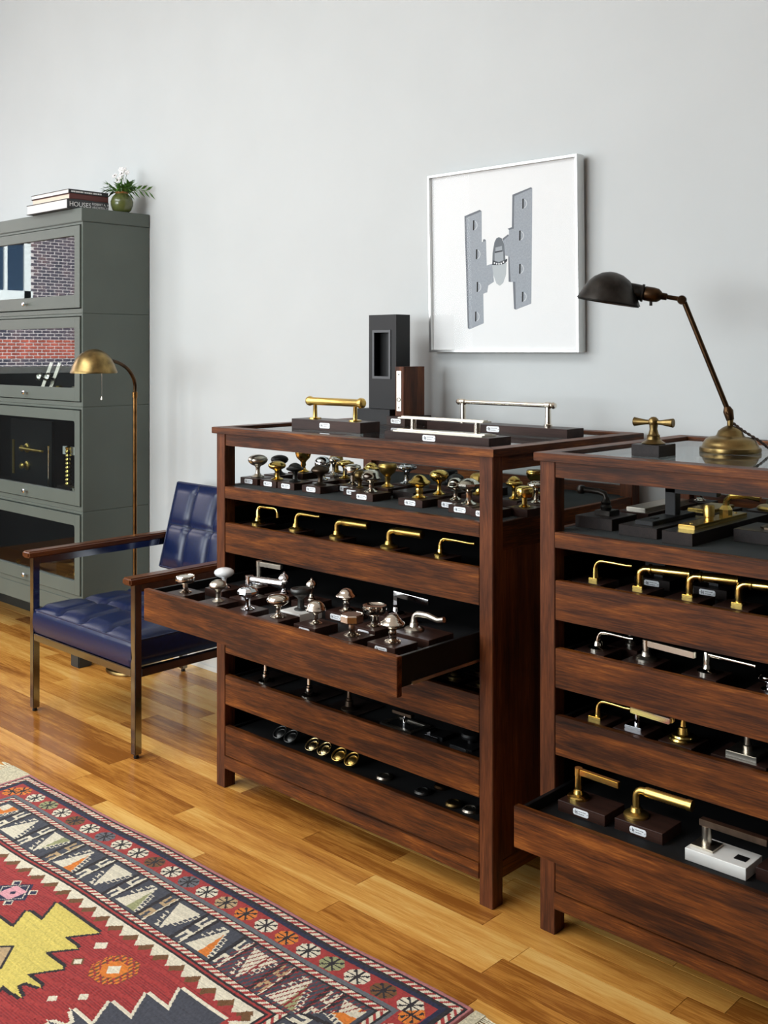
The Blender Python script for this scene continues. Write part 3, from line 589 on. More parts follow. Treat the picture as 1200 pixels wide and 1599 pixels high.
B(-.045, .042, -.07, .07, 0, .032).build('foot', walnut, e, bevel=.0008); B(-.022, .018, -.05, .06, .0322, .205).build('upright', mahZ, e, bevel=.0008); label_plate(e, 0, -.07, .016, 1.1)
o = B(-.014, .008, -.0518, -.0502, .05, .19).build('edge_plate', nickb, e, bevel=.0004)
for zz in (.062, .178): MB().lathe([(.0032, 0), (.0032, .0008), (0, .001)], 12, Matrix.Translation((-.003, -.0518, zz)) @ Matrix.Rotation(PI/2, 4, 'X')).build('screw', pewter, o)
MB().tube([Vector((-.003+.007*math.cos(a), -.0525, .09+.007*math.sin(a))) for a in [2*PI*k/16 for k in range(17)]], .0012, 6).build('finger_ring', pewter, o)
e = empty('cross_handle_sample', (-1.327, 2.373, ZT), 'brass cross-shaped tap handle on a small dark block', 'door hardware')
B(-.038, .038, -.042, .042, 0, .029).build('block', ebon, e, bevel=.0008)
MB().lathe([(0, .029), (.028, .029), (.03, .031), (.024, .035), (.017, .04), (.0155, .048), (.016, .05), (.0125, .054), (.0095, .066), (.0105, .074), (.0105, .08)], 26).build('stem', brassa, e)
MB().lathe([(0, -.0135), (.007, -.012), (.0125, -.005), (.0132, .001), (.0115, .007), (.006, .012), (0, .013)], 22, Matrix.Translation((0, 0, .0835))).build('hub', brassa, e)
for s in (-1, 1): MB().lathe([(.0055, .009), (.006, .012), (.0062, .02), (.0115, .05), (.0105, .0515), (0, .0515)], 20, frame_to((0, 0, .0825), (s, s*.12, 0))).build('arm', brassa, e)

# desk lamp
e = empty('desk_lamp', (-1.2306, 2.5931, ZT), 'old brass desk lamp with a dark hooded shade on the right cabinet', 'lamp')
ev = Vector((-.9, -.43, 0)).normalized()
def LP(s, z): return ev*s+Vector((0, 0, z-ZT))
MB().lathe([(0, 0), (.076, 0), (.0775, .004), (.076, .012), (.071, .014), (.068, .022), (.062, .032), (.052, .038), (.038, .04), (.034, .044), (.03, .054), (.02, .062), (.012, .066), (.008, .068), (.008, .085)], 40).build('base', brassa, e, ang=50)
MB().tube([LP(0, 1.272), LP(.005, 1.295), LP(.008, 1.306)], [.010, .013, .008], 14).build('lower_joint', bronzed, e)
MB().lathe([(0, -.012), (.006, -.012), (.006, .012), (0, .012)], 12, frame_to(LP(.005, 1.292), (.43, -.9, 0))).build('joint_screw', bronzed, e)
MB().tube([LP(.006, 1.298), LP(.114, 1.577)], .0068, 14).build('arm', bronzed, e)
MB().lathe([(0, -.012), (.011, -.011), (.0125, -.004), (.0125, .004), (.011, .011), (0, .012)], 16, frame_to(LP(.12, 1.583), (.43, -.9, 0))).build('upper_joint', bronzed, e)
ax = (LP(.25, 1.6085)-LP(.13, 1.5865)); A0 = LP(.122, 1.585)
MA = frame_to(A0, ax)
MB().lathe([(.0062, 0), (.006, .035), (.009, .037), (.0095, .05), (.013, .053), (.018, .06), (.0195, .072), (.0195, .093), (.0175, .096), (.0175, .1)], 22, MA).build('socket', bronzed, e, ang=50)
MB().tube([MA @ Vector((0, 0, .078)), MA @ Vector((0, 0, .078))+Vector((0, 0, -.03))], .004, 8).build('switch_key', iron, e)
MB().lathe([(.0185, .096), (.0235, .097), (.0235, .102), (.021, .104), (.022, .137), (.024, .15)], 24, MA).build('shade_collar', iron, e, ang=50)
hc = (LP(.2267, 1.5684)+LP(.3912, 1.5964))/2; hu = LP(.3912, 1.5964)-LP(.2267, 1.5684); hn = Vector((0, 0, 1))-hu.normalized()*hu.normalized().z
HM = frame_to(hc, hn); R = hu.length/2
prof = [(R*1.01, -.002), (R, .001), (R*.93, .012), (R*.85, .027), (R*.74, .045), (R*.57, .061), (R*.34, .073), (R*.12, .078), (0, .0785)]
MB().lathe(prof+[(a*.965, b-.003) for a, b in prof[::-1]], 40, HM).build('shade', iron, e, ang=60)
MB().lathe([(0, 0), (.02, .012), (.026, .03), (.018, .05), (.012, .06), (0, .06)], 16, HM).build('bulb', plain('frosted_bulb', (200, 196, 186), .3), e)
cp = [LP(-.003, 1.268), Vector((.03, .012, .055)), Vector((.065, .03, .03)), Vector((.085, .05, .010)), Vector((.12, .07, .006)), Vector((.2, .08, .006)), Vector((.32, .15, .006))]
def smoothpath(p, n=8):
    out = []
    for i in range(len(p)-1):
        a, b, c, d = p[max(i-1, 0)], p[i], p[i+1], p[min(i+2, len(p)-1)]
        for k in range(n):
            t = k/n; out.append(.5*((2*b)+(c-a)*t+(2*a-5*b+4*c-d)*t*t+(3*b-a-3*c+d)*t**3))
    return out+[p[-1]]
cs = smoothpath(cp, 14); m = MB()
for ph in (0, PI): m.tube([q+Vector((0, .0022*math.cos(i*.9+ph), .0022*math.sin(i*.9+ph))) for i, q in enumerate(cs)], .0022, 6)
m.build('twisted_cord', plain('brown_cord', (58, 44, 36), .8), e)

# ------------------------------------------------------------ framed print
pic = empty('framed_print', (-2.2145, YB-.003, 1.4459), 'square framed print of a grey hinge in a thin silver frame', 'picture')
pic.rotation_euler = (math.radians(1.1), 0, 0)
PWd, PHt, PD = .640, .640, .042
m = MB()
for (a, b, c, d) in ((-PWd/2, -PWd/2+.009, 0, PHt), (PWd/2-.009, PWd/2, 0, PHt), (-PWd/2+.009, PWd/2-.009, 0, .009), (-PWd/2+.009, PWd/2-.009, PHt-.009, PHt)): m.box(a, b, -PD, -.001, c, d)
m.build('frame', alu, pic, bevel=.0006, seg=1)
B(-PWd/2+.0092, PWd/2-.0092, -.028, -.0245, .0092, PHt-.0092).build('paper', plain('print_paper', (222, 223, 222), .6), pic, smooth=False)
pg = glass('picture_glass', 1.12); B(-PWd/2+.0092, PWd/2-.0092, -.036, -.0345, .0092, PHt-.0092).build('glazing', pg, pic, smooth=False)
# picture pixel corners (zoomed print) to local coordinates: bilinear
TL, TR, BR, BL = (130, 232), (1028, 110), (1062, 1306), (150, 1306)
def pxl(x, y):
    s, t = .5, .5
    for _ in range(30):
        X = TL[0]*(1-s)*(1-t)+TR[0]*s*(1-t)+BR[0]*s*t+BL[0]*(1-s)*t; Y = TL[1]*(1-s)*(1-t)+TR[1]*s*(1-t)+BR[1]*s*t+BL[1]*(1-s)*t
        s += (x-X)/900; t += (y-Y)/1130
    iw, ih = PWd-.018, PHt-.018
    return (-iw/2+s*iw, .009+ih*(1-t))
def art(name, polys, rgb, lift, label=None):
    m = MB()
    for p in polys: m.prism([pxl(*q) for q in p], -.0281-lift, -.0280)
    mt = plain('print_ink_'+name, rgb, .7, noise=.05 if 'plate' in name else 0, nscale=180)
    m.build(name, mt, pic, smooth=False)
Lf = [(367, 477), (467, 437), (470, 630), (497, 622), (503, 778), (540, 765), (550, 880), (515, 903), (508, 945), (483, 955), (488, 1140), (395, 1178)]
Rf = [(670, 345), (777, 297), (782, 1018), (690, 1055), (683, 880), (655, 882), (640, 720), (612, 715), (600, 625), (640, 590), (640, 556), (670, 548)]
art('hinge_plate', [Lf, Rf], (146, 152, 158), .0001)
art('hinge_edge', [[(355, 467), (367, 477), (395, 1178), (383, 1170)], [(355, 467), (455, 428), (467, 437), (367, 477)], [(658, 336), (670, 345), (670, 548), (658, 540)], [(658, 336), (768, 291), (777, 297), (670, 345)], [(632, 547), (670, 535), (670, 548), (640, 556)], [(478, 614), (490, 612), (497, 622), (478, 630)], [(668, 880), (683, 880), (690, 1055), (678, 1050)], [(600, 610), (636, 582), (640, 592), (604, 622)], [(638, 720), (642, 880), (655, 882), (645, 724)]], (104, 108, 114), .00015)
def ell(cx, cy, rx, ry, n=24, a0=0, a1=2*PI): return [(cx+rx*math.cos(a0+(a1-a0)*k/n), cy+ry*math.sin(a0+(a1-a0)*k/n)) for k in range(n if a1-a0 > 6 else n+1)]
art('hinge_knuckle', [[(538, 775), (540, 700), (550, 635), (562, 608), (578, 600), (596, 608), (612, 650), (618, 715), (622, 765)]], (98, 104, 109), .0002)
art('hinge_barrel', [[(537, 772), (628, 762), (626, 830), (608, 888), (587, 905), (566, 890), (548, 840)]], (172, 178, 180), .00025)
art('hinge_pin', [[(553, 700), (606, 690), (608, 745), (580, 755), (553, 748)], [(558, 665), (598, 655), (600, 685), (558, 692)]], (150, 156, 160), .0003)
art('hinge_ring', [[(537, 775), (545, 745), (580, 762), (615, 745), (632, 735), (630, 752), (612, 768), (580, 776)], [(556, 690), (600, 682), (600, 690), (556, 699)]], (46, 50, 56), .00035)
art('hinge_pearls', [ell(x, y_, 5, 6, 8) for x, y_ in ((553, 762), (567, 767), (581, 768), (595, 765), (609, 757))], (224, 226, 226), .0004)
scr = [(417, 525), (438, 707), (445, 912), (436, 1098), (724, 393), (708, 592), (711, 800), (730, 975)]
art('screw_slot', [[(x-5, y_-31), (x+4, y_-32), (x+4, y_+30), (x-5, y_+31)] for x, y_ in scr], (8, 8, 10), .0004)
art('screw_head', [ell(x, y_, 24, 30, 14, -1.2, 1.6)+ell(x, y_, 19, 26, 14, -1.2, 1.6)[::-1] for x, y_ in scr], (190, 194, 197), .00035)

# ------------------------------------------------------------ bookcase
bk = empty('barrister_bookcase', (-4.377, 2.59, 0), 'tall grey-green metal barrister bookcase with glass doors', 'bookcase')
BW, BD = 1.55, .361; seams = [2.049, 1.6245, 1.19, .7044, .29]
B(-BW-.004, .004, -.006, BD, 2.0492, 2.113).build('top_cap', green, bk, bevel=.003)
B(-BW, 0, .0, BD, .205, .2898).build('base', green, bk, bevel=.003)
for x in (-.03, -BW-.03):
    for y in (-.045, BD-.075): B(x, x+.07, y, y+.07, 0, .2048).build('leg', greendk, bk, bevel=.004)
for k in range(4):
    z1, z0 = seams[k]-.0004, seams[k+1]+.0004; t = .012
    m = B(-t, 0, 0, BD, z0, z1); m.box(-BW, -BW+t, 0, BD, z0, z1); m.box(-BW+t, -t, BD-t, BD, z0, z1); m.box(-BW+t, -t, 0, BD-t, z0, z0+.022); m.box(-BW+t, -t, 0, BD-t, z1-.012, z1)
    m.build('case_section', green, bk, bevel=.0012, seg=1)
    m = B(-BW+t+.0005, -t-.0005, BD-t-.002, BD-t-.0004, z0+.024, z1-.014); m.box(-BW+t+.0005, -BW+t+.002, .022, BD-t-.003, z0+.024, z1-.014); m.box(-t-.002, -t-.0005, .022, BD-t-.003, z0+.024, z1-.014); m.box(-BW+t+.003, -t-.003, .022, BD-t-.003, z0+.0225, z0+.0238)
    m.build('lining', blackin, bk, smooth=False)
    # door frame, rounded inner corners, with glass and knob
    dx0, dx1, dz0, dz1 = -BW+.014, -.014, z0+.026, z1-.016; fx0, fx1, fz0, fz1 = dx0+.045, dx1-.045, dz0+.06, dz1-.05
    if k == 0: fz1 = dz1-.045
    dr = MB()
    for q in ((dx0, fx0, dz0, dz1), (fx1, dx1, dz0, dz1), (fx0, fx1, dz0, fz0), (fx0, fx1, fz1, dz1)): dr.box(q[0], q[1], -.008, .014, q[2], q[3])
    for cx, cz, sx, sz in ((fx0, fz0, 1, 1), (fx1, fz0, -1, 1), (fx0, fz1, 1, -1), (fx1, fz1, -1, -1)):
        rr = .014; poly = [(cx, cz)]+[(cx+sx*rr*(1-math.sin(a)), cz+sz*rr*(1-math.cos(a))) for a in [PI/2*i/5 for i in range(6)]]
        dr.prism(poly, -.008, .014)
    do = dr.build('door', green, bk, bevel=.0008, seg=1)
    B(fx0-.003, fx1+.003, .004, .008, fz0-.003, fz1+.003).build('glass_pane', pane, do, smooth=False)
    for sx in (-.508, -1.042): MB().lathe([(0, 0), (.006, 0), (.005, .008), (.006, .012), (.0105, .016), (.011, .021), (.007, .025), (0, .026)], 18, Matrix.Translation((sx, -.008, dz0+.03)) @ Matrix.Rotation(PI/2, 4, 'X')).build('knob', chrome, do)
def in_bk(k): return seams[k+1]+.0242
# things on the bookcase shelves
G = 'hardware kept in the bookcase'; zb = in_bk(1)
B(-BW+.02, -.02, BD-.03, BD-.012, 0, .2048).build('under_shade_panel', greendk, bk, smooth=False)  # dark sheet added to stand in for the shade under the bookcase
for i, (x, lab) in enumerate(((-4.90, 'slanted nickel escutcheon plate with a knob, left one behind the second glass door'), (-4.82, 'slanted nickel escutcheon plate with a knob, right one behind the second glass door'))):
    e = empty('escutcheon_plate', (x, 2.655, zb), lab, 'door hardware', G); M = Matrix.Rotation(math.radians(-22), 4, 'X')
    MB().box(-.016, .016, -.003, .003, .002, .19, M).build('plate', nickb, e); MB().lathe([(.008, 0), (.007, .02), (.02, .03), (.022, .04), (.012, .048), (0, .05)], 18, M @ Matrix.Translation((0, -.003, .1)) @ Matrix.Rotation(PI/2, 4, 'X')).build('knob', nickel, e)
for x, mt, lab in ((-4.72, brass, 'small brass knob lying low behind the second glass door'), (-4.60, nickel, 'bright nickel knob at the right end behind the second glass door')):
    e = empty('loose_knob', (x, 2.665 if mt is brass else 2.68, zb), lab, 'door hardware', G); MB().lathe([(0, 0), (.022, 0), (.02, .006), (.01, .012), (.009, .035), (.022, .045), (.024, .055), (.015, .066), (0, .068)], 20).build('knob', mt, e)
zb = in_bk(2)
e = empty('lever_board', (-5.15, 2.74, zb), 'brass lever on an upright black board behind the third glass door', 'door hardware', G)
B(-.21, .22, .0, .015, 0, .36).build('board', blackm, e); M = Matrix.Rotation(PI/2, 4, 'X')
for zz in (.214, .121): MB().lathe([(0, 0), (.026, 0), (.024, .006), (.014, .01), (.012, .026), (.018, .032), (.012, .04), (0, .042)], 20, Matrix.Translation((-.03, 0, zz)) @ M).build('rose', brassb, e)
MB().tube([(-.03, -.036, .214), (.02, -.04, .214), (.2, -.04, .212)], [.011, .009, .006], 12).build('lever_arm', brassb, e)
B(-.182, -.164, -.006, -.0005, .07, .25).build('strip', brassb, e)
e = empty('beaded_pull', (-4.783, 2.75, zb), 'upright gilt pull with a pale header behind the third glass door', 'door hardware', G)
B(-.09, .075, .02, .035, .2, .24).build('header', marble, e); pf = [(0, .05), (.014, .05)]
for k in range(9): pf += [(.017, .058+k*.02), (.012, .067+k*.02)]
MB().lathe(pf+[(.016, .24), (0, .25)], 18).build('pull', brass, e); B(-.06, .075, -.03, .06, 0, .05).build('block', ebon, e)
e = empty('slim_rod', (-4.868, 2.69, zb), 'thin upright nickel rod behind the third glass door', 'door hardware', G); MB().lathe([(0, 0), (.03, 0), (.028, .008), (.0055, .012), (.0055, .24), (.008, .245), (0, .255)], 16).build('rod', nickel, e)
for x, sx, sy, hh, mt, lab in ((-4.89, .12, .04, .016, nickel, 'short bright nickel latch on the third bookcase shelf'), (-4.55, .07, .04, .05, porcelain, 'white and nickel piece at the right end of the third bookcase shelf')):
    e = empty('latch', (x, 2.64, zb), lab, 'door hardware', G); B(-sx/2, sx/2, -sy/2, sy/2, 0, hh).build('body', mt, e, bevel=.003); MB().lathe([(.008, hh), (.008, hh+.012), (.012, hh+.018), (0, hh+.026)], 14).build('button', nickel, e)
zb = in_bk(3)
for x, y, sx, sy, hh, mt, lab in ((-4.81, 2.70, .16, .09, .1, ebon, 'dark box with a nickel lid on the lowest bookcase shelf'), (-4.56, 2.66, .09, .06, .06, bronzed, 'low bronze piece at the right of the lowest bookcase shelf'), (-5.12, 2.66, .14, .07, .03, bronzed, 'dim bronze plate at the left of the lowest bookcase shelf')):
    e = empty('hardware_piece', (x, y, zb), lab, 'door hardware', G); B(-sx/2, sx/2, -sy/2, sy/2, 0, hh).build('body', mt, e, bevel=.002); B(-sx*.4, sx*.4, -sy*.4, sy*.4, hh, hh+.008).build('lid', nickel if mt is ebon else brassa, e, bevel=.002)
    MB().lathe([(.01, hh+.008), (.009, hh+.02), (.014, hh+.028), (0, hh+.036)], 14).build('button', brass, e)

# books and vase on the bookcase
def book(label, x1, y0, y1, z0, h, wd, cover, page, sp=.003):
    e = empty('book', (x1, y0, z0), label, 'book', 'books on the bookcase'); d = y1-y0
    m = B(-wd, 0, 0, d, 0, sp); m.box(-wd, 0, 0, d, h-sp, h); m.box(-.006, 0, 0, d, sp, h-sp); m.build('cover', cover, e, bevel=.0008, seg=1)
    B(-wd+.004, -.0065, .004, d-.004, sp, h-sp).build('pages', page, e, smooth=False); return e
paper = plain('book_pages', (226, 220, 214), .8); paperc = plain('cream_pages', (216, 200, 180), .8)
blackc = plain('black_cover', (32, 32, 35), .45); redc = plain('oxblood_cover', (92, 44, 38), .5)
zb = 2.113
h1 = book('thick dark book with HOUSES lettered on its spine, bottom of the pile', -4.45, 2.553, 2.772, zb, .046, .385, plain('charcoal_cover', (54, 55, 57), .45), paper)
book('oxblood covered book in the middle of the pile', -4.452, 2.566, 2.772, zb+.046, .026, .355, redc, paperc)
h3 = book('thin black book with white spine lettering on top of the pile', -4.452, 2.562, 2.772, zb+.072, .02, .355, blackc, paper, .002)
white_ink = plain('white_lettering', (232, 232, 230), .6)
def text(s, size, parent, loc, name):
    c = bpy.data.curves.new('lettering', 'FONT'); c.body = s; c.size = size; c.extrude = .0002; c.resolution_u = 3
    o = bpy.data.objects.new('lettering', c); C.objects.link(o); bpy.context.view_layer.update()
    me = bpy.data.meshes.new_from_object(o.evaluated_get(bpy.context.evaluated_depsgraph_get())); bpy.data.objects.remove(o)
    me.materials.clear(); me.materials.append(white_ink); t = put(name, me, parent, loc); t.rotation_euler = (PI/2, 0, PI/2); return t
text('HOUSES', .0315, h1, (.0003, .010, .012), 'lettering'); text('ROBERT A. M.', .0155, h1, (.0003, .130, .0265), 'lettering'); text('ARCHITECTS', .0155, h1, (.0003, .130, .011), 'lettering')
m = MB(); x = .012
for q in range(22):
    ww = .003+.002*(q*5 % 3); m.box(.0001, .0004, x, x+ww, .006, .013); x += ww+(.005 if q in (8, 14) else .0022)
m.build('lettering', white_ink, h3)
e = empty('vase', (-4.43, 2.832, zb), 'small olive green pottery vase with leaves and white flowers', 'vase')
MB().lathe([(0, 0), (.03, 0), (.044, .014), (.053, .036), (.054, .055), (.046, .078), (.033, .09), (.03, .093), (.031, .1), (.027, .1), (.026, .09), (0, .085)], 32).build('pot', plain('olive_glaze', (88, 94, 50), .25, noise=.12, nscale=30, coat=.4), e, ang=60)
MB().lathe([(.0305, .0925), (.0325, .097), (.0315, .102), (.027, .1022), (.027, .098)], 32).build('rim', plain('ochre_rim', (150, 100, 46), .4), e)
leafm = plain('leaf_green', (78, 118, 44), .5, noise=.25, nscale=40); flm = plain('white_petal', (238, 234, 232), .6); dk = plain('flower_centre', (52, 40, 40), .7)
m = MB(); rnd = random.Random(5)
for k in range(30):
    a = 2*PI*k/30+rnd.uniform(-.2, .2); L_ = rnd.uniform(.05, .10); p0 = Vector((.018*math.cos(a), .018*math.sin(a), .095)); el = rnd.uniform(.0, 1.0)
    d = Vector((math.cos(a)*math.cos(el), math.sin(a)*math.cos(el), math.sin(el))); s_ = d.cross(Vector((0, 0, 1))).normalized()*rnd.uniform(.006, .011)
    p1 = p0+d*L_*.55+Vector((0, 0, .012)); p2 = p0+d*L_-Vector((0, 0, .012)); up = Vector((0, 0, .0015))
    m.add([p0-s_*.3, p0+s_*.3, p1+s_, p1-s_, p2, p1+up*2], [(0, 1, 2, 5), (0, 5, 3), (5, 2, 4), (3, 5, 4)])
    for q in (.35, .6):
        for sg in (-1, 1):
            b0 = p0+d*L_*q+Vector((0, 0, .008)); t_ = b0+d*L_*.3+s_*sg*2.4; m.add([b0, b0+d*.008, t_, b0+s_*sg*1.2], [(0, 1, 2, 3)])
for k in range(9):                                              # sprig trailing to the right
    q = k/8; b0 = Vector((.02+.07*q, .02+.07*q, .105+.012*math.sin(q*3))); sg = 1 if k % 2 else -1; t_ = b0+Vector((.03, .02, -.012+.03*sg)); s_ = Vector((.004, -.004, .006*sg))
    m.add([b0, b0*.5+t_*.5+s_, t_, b0*.5+t_*.5-s_], [(0, 1, 2, 3)])
m.tube([(.01, .01, .095), (.05, .05, .115), (.09, .09, .108)], .0012, 5)
tag(m.build('leaves', leafm, e), kind='stuff')
m = MB(); m2 = MB(); st = MB()
for k in range(12):
    p = Vector((rnd.uniform(-.035, .02), rnd.uniform(-.04, .02), rnd.uniform(.15, .225))); st.tube([Vector((0, 0, .09)), p*.6+Vector((0, 0, .04)), p], .0011, 5)
    for j in range(5):
        a = 2*PI*j/5+k; r = .015; ex = Vector((.69, .69, .1+.05*(k % 5))); ey = Vector((-.2, .2, .95)); c_ = ex*math.cos(a)+ey*math.sin(a); s_ = (ey*math.cos(a)-ex*math.sin(a))*.006
        m.add([p, p+c_*r*.6+s_, p+c_*r, p+c_*r*.6-s_, p+c_*r*.6+Vector((.002, -.002, 0))], [(0, 1, 4), (1, 2, 4), (2, 3, 4), (3, 0, 4)])
    if k % 2 == 0: m2.lathe([(0, -.003), (.0035, 0), (0, .004)], 8, Matrix.Translation(p+Vector((0, 0, .002))))
m.build('flowers', flm, e); m2.build('flower_centres', dk, e); st.build('stems', leafm, e)

# ------------------------------------------------------------ floor lamp
e = empty('floor_lamp', (-4.155, 2.725, 0), 'brass floor lamp with a domed shade beside the bookcase', 'lamp')
MB().lathe([(0, 0), (.128, 0), (.13, .006), (.126, .014), (.1, .02), (.04, .026), (.018, .034), (.012, .05)], 40).build('base', brassa, e, ang=50)
MB().lathe([(.0095, .04), (.0095, 1.235), (.0125, 1.237), (.0125, 1.262), (.010, 1.264)], 18).build('pole', metal('lamp_pole_brass', (136, 98, 56), .28, .3), e)
sc_ = Vector((.105, -.275, 0))
arm = [Vector((0, 0, 1.255)), Vector((0, 0, 1.30)), sc_*.06+Vector((0, 0, 1.335)), sc_*.2+Vector((0, 0, 1.372)), sc_*.42+Vector((0, 0, 1.398)), sc_*.68+Vector((0, 0, 1.41)), sc_*.9+Vector((0, 0, 1.415))]
MB().tube(smoothpath(arm, 6), .0085, 14).build('arm', bronzed, e, ang=60)
prof = [(.1, 0), (.1, .003), (.096, .012), (.088, .034), (.075, .06), (.055, .083), (.03, .097), (.01, .102), (0, .1025)]
MB().lathe(prof+[(a*.97, b-.002) for a, b in prof[::-1]], 40, Matrix.Translation(sc_+Vector((0, 0, 1.356)))).build('shade', brassa, e, ang=60)
ch = sc_+Vector((.03, .02, 0))
o = MB().tube([ch+Vector((0, 0, 1.36)), ch+Vector((0, 0, 1.246))], .0012, 6).build('pull_chain', nickel, e)
MB().lathe([(0, -.006), (.0045, -.002), (.004, .003), (.0015, .012), (0, .014)], 12, Matrix.Translation(ch+Vector((0, 0, 1.242)))).build('pull_bead', nickel, o)

# ------------------------------------------------------------ armchair
e = empty('armchair', (-3.6, 2.49, 0), 'navy leather armchair with chrome frame and wooden armrests', 'chair')
T = .028; xl, xr, yf, yb = -.377, .376, -.375, .378
for x in (xl, xr-T):
    for y in (yf, yb-T):
        o = B(x, x+T, y, y+T, .014, .620).build('leg', chrome_dk, e, bevel=.002); MB().lathe([(0, 0), (.009, 0), (.01, .003), (.008, .0142)], 14, Matrix.Translation((x+T/2, y+T/2, 0))).build('glide', blackm, o)
    B(x, x+T, yf+T, yb-T, .592, .620).build('arm_tube', chrome_dk, e, bevel=.002); B(x, x+T, yf+T, yb-T, .288, .316).build('side_rail', chrome_dk, e, bevel=.002)
    xc = x+T/2; B(xc-.027, xc+.027, yf-.028, yb+.006, .6204, .647).build('armrest', teak, e, bevel=.006, seg=3)
for y in (yf+.001, yb-T-.001): B(xl+T, xr-T, y, y+T-.002, .288, .316).build('cross_rail', chrome_dk, e, bevel=.002)
B(xl+T, xr-T, yb-T, yb-.004, .56, .585).build('back_rail', chrome_dk, e, bevel=.002)
def cushion(w, d, h, nx, ny, puff, groove, N_=12):
    # tufted top grid with sides; local x 0..w, y 0..d, z 0..h
    gx = nx*N_; gy = ny*N_; V = []; F = []
    for j in range(gy+1):
        for i in range(gx+1):
            s, t = (i % N_)/N_, (j % N_)/N_; px = (1-abs(2*s-1)**4); py = (1-abs(2*t-1)**4)
            u, v = i/gx, j/gy; edge = min(1, min(u, 1-u)*w/.03)*min(1, min(v, 1-v)*d/.03)
            bx, by = round(i/N_), round(j/N_); inner = 0 < bx < nx and 0 < by < ny
            rr = math.hypot((i/N_-bx)*w/nx, (j/N_-by)*d/ny); dim = .016*math.exp(-(rr/.018)**2) if inner and bx % 2 == 1+0*by else 0
            crown = .012*math.sin(PI*u)*math.sin(PI*v)
            z = h+crown+(puff*(px**.6)*(py**.6)-groove*((1-px)**3+(.7)*(1-py)**3))*edge-dim-.010*(1-edge)
            V.append((u*w, v*d, z))
    for j in range(gy):
        for i in range(gx):
            a = j*(gx+1)+i; F.append((a, a+1, a+gx+2, a+gx+1))
    ring = [i for i in range(gx+1)]+[j*(gx+1)+gx for j in range(1, gy+1)]+[gy*(gx+1)+i for i in range(gx-1, -1, -1)]+[j*(gx+1) for j in range(gy-1, 0, -1)]
    n = len(ring); prev = ring
    for lv, (bul, zz) in enumerate(((.006, h*.72), (.008, h*.4), (.004, .006), (-.004, 0))):
        cur = []
        for q in ring:
            x, y, _ = V[q]; ox = -bul if x < 1e-6 else (bul if x > w-1e-6 else 0); oy = -bul if y < 1e-6 else (bul if y > d-1e-6 else 0)
            cur.append(len(V)); V.append((x+ox, y+oy, zz))
        for k in range(n): F.append((prev[k], cur[k], cur[(k+1) % n], prev[(k+1) % n]))
        prev = cur
    F.append(tuple(prev))
    edge_loop = [Vector(V[q]) for q in ring]
    return V, F, edge_loop
cw, cd, chh = .69, .60, .105
V, F, loop = cushion(cw, cd, chh, 4, 3, .014, .010)
S = Matrix.Translation((-cw/2, yf+.006, .3165))
seat = MB().add([S @ Vector(v) for v in V], F).build('seat', leather, e, ang=75)
MB().tube([S @ (p+Vector((0, 0, -.001))) for p in loop]+[S @ (loop[0]+Vector((0, 0, -.001)))], .0032, 8).build('piping', leather, seat, ang=60)
sm = MB(); bt = MB()
for i in (1, 2, 3):
    pts = [S @ Vector((i*cw/4, cd*k/36, V[int(round(k/36*36))*(4*12+1)+i*12][2]+.0005)) for k in range(0, 37)]; sm.tube(pts, .0022, 6)
for j in (1, 2):
    pts = [S @ Vector((cw*k/48, j*cd/3, V[j*12*(49)+k][2]+.0005)) for k in range(49)]; sm.tube(pts, .0016, 6)
    for i in (1, 3): bt.lathe([(.009, 0), (.008, .003), (0, .0045)], 14, S @ Matrix.Translation((i*cw/4, j*cd/3, V[j*12*49+i*12][2]-.001)))
sm.build('seams', seam_m, seat, ang=60); bt.build('buttons', leather, seat)
bw_, bhh, bt_ = .66, .37, .06
V, F, loop = cushion(bw_, bhh, bt_, 4, 2, .010, .008)
# stand the cushion up: local y -> up, z -> towards the front (-Y), reclined
tl = math.radians(15); S = Matrix.Translation((-bw_/2, .262, .492)) @ Matrix.Rotation(-tl, 4, 'X') @ Matrix.Rotation(PI/2, 4, 'X')
back = MB().add([S @ Vector(v) for v in V], F).build('backrest', leather, e, ang=75)
MB().tube([S @ p for p in loop]+[S @ loop[0]], .0035, 8).build('piping', leather, back, ang=60)
sm = MB(); bt = MB()
for i in (1, 2, 3): sm.tube([S @ Vector((i*bw_/4, bhh*k/24, V[k*49+i*12][2]+.0005)) for k in range(25)], .0022, 6)
sm.tube([S @ Vector((bw_*k/48, bhh/2, V[12*49+k][2]+.0005)) for k in range(49)], .0016, 6)
for i in (1, 3): bt.lathe([(.009, 0), (.008, .003), (0, .0045)], 14, S @ Matrix.Translation((i*bw_/4, bhh/2, V[12*49+i*12][2]-.001)))
sm.build('seams', seam_m, back, ang=60); bt.build('buttons', leather, back)

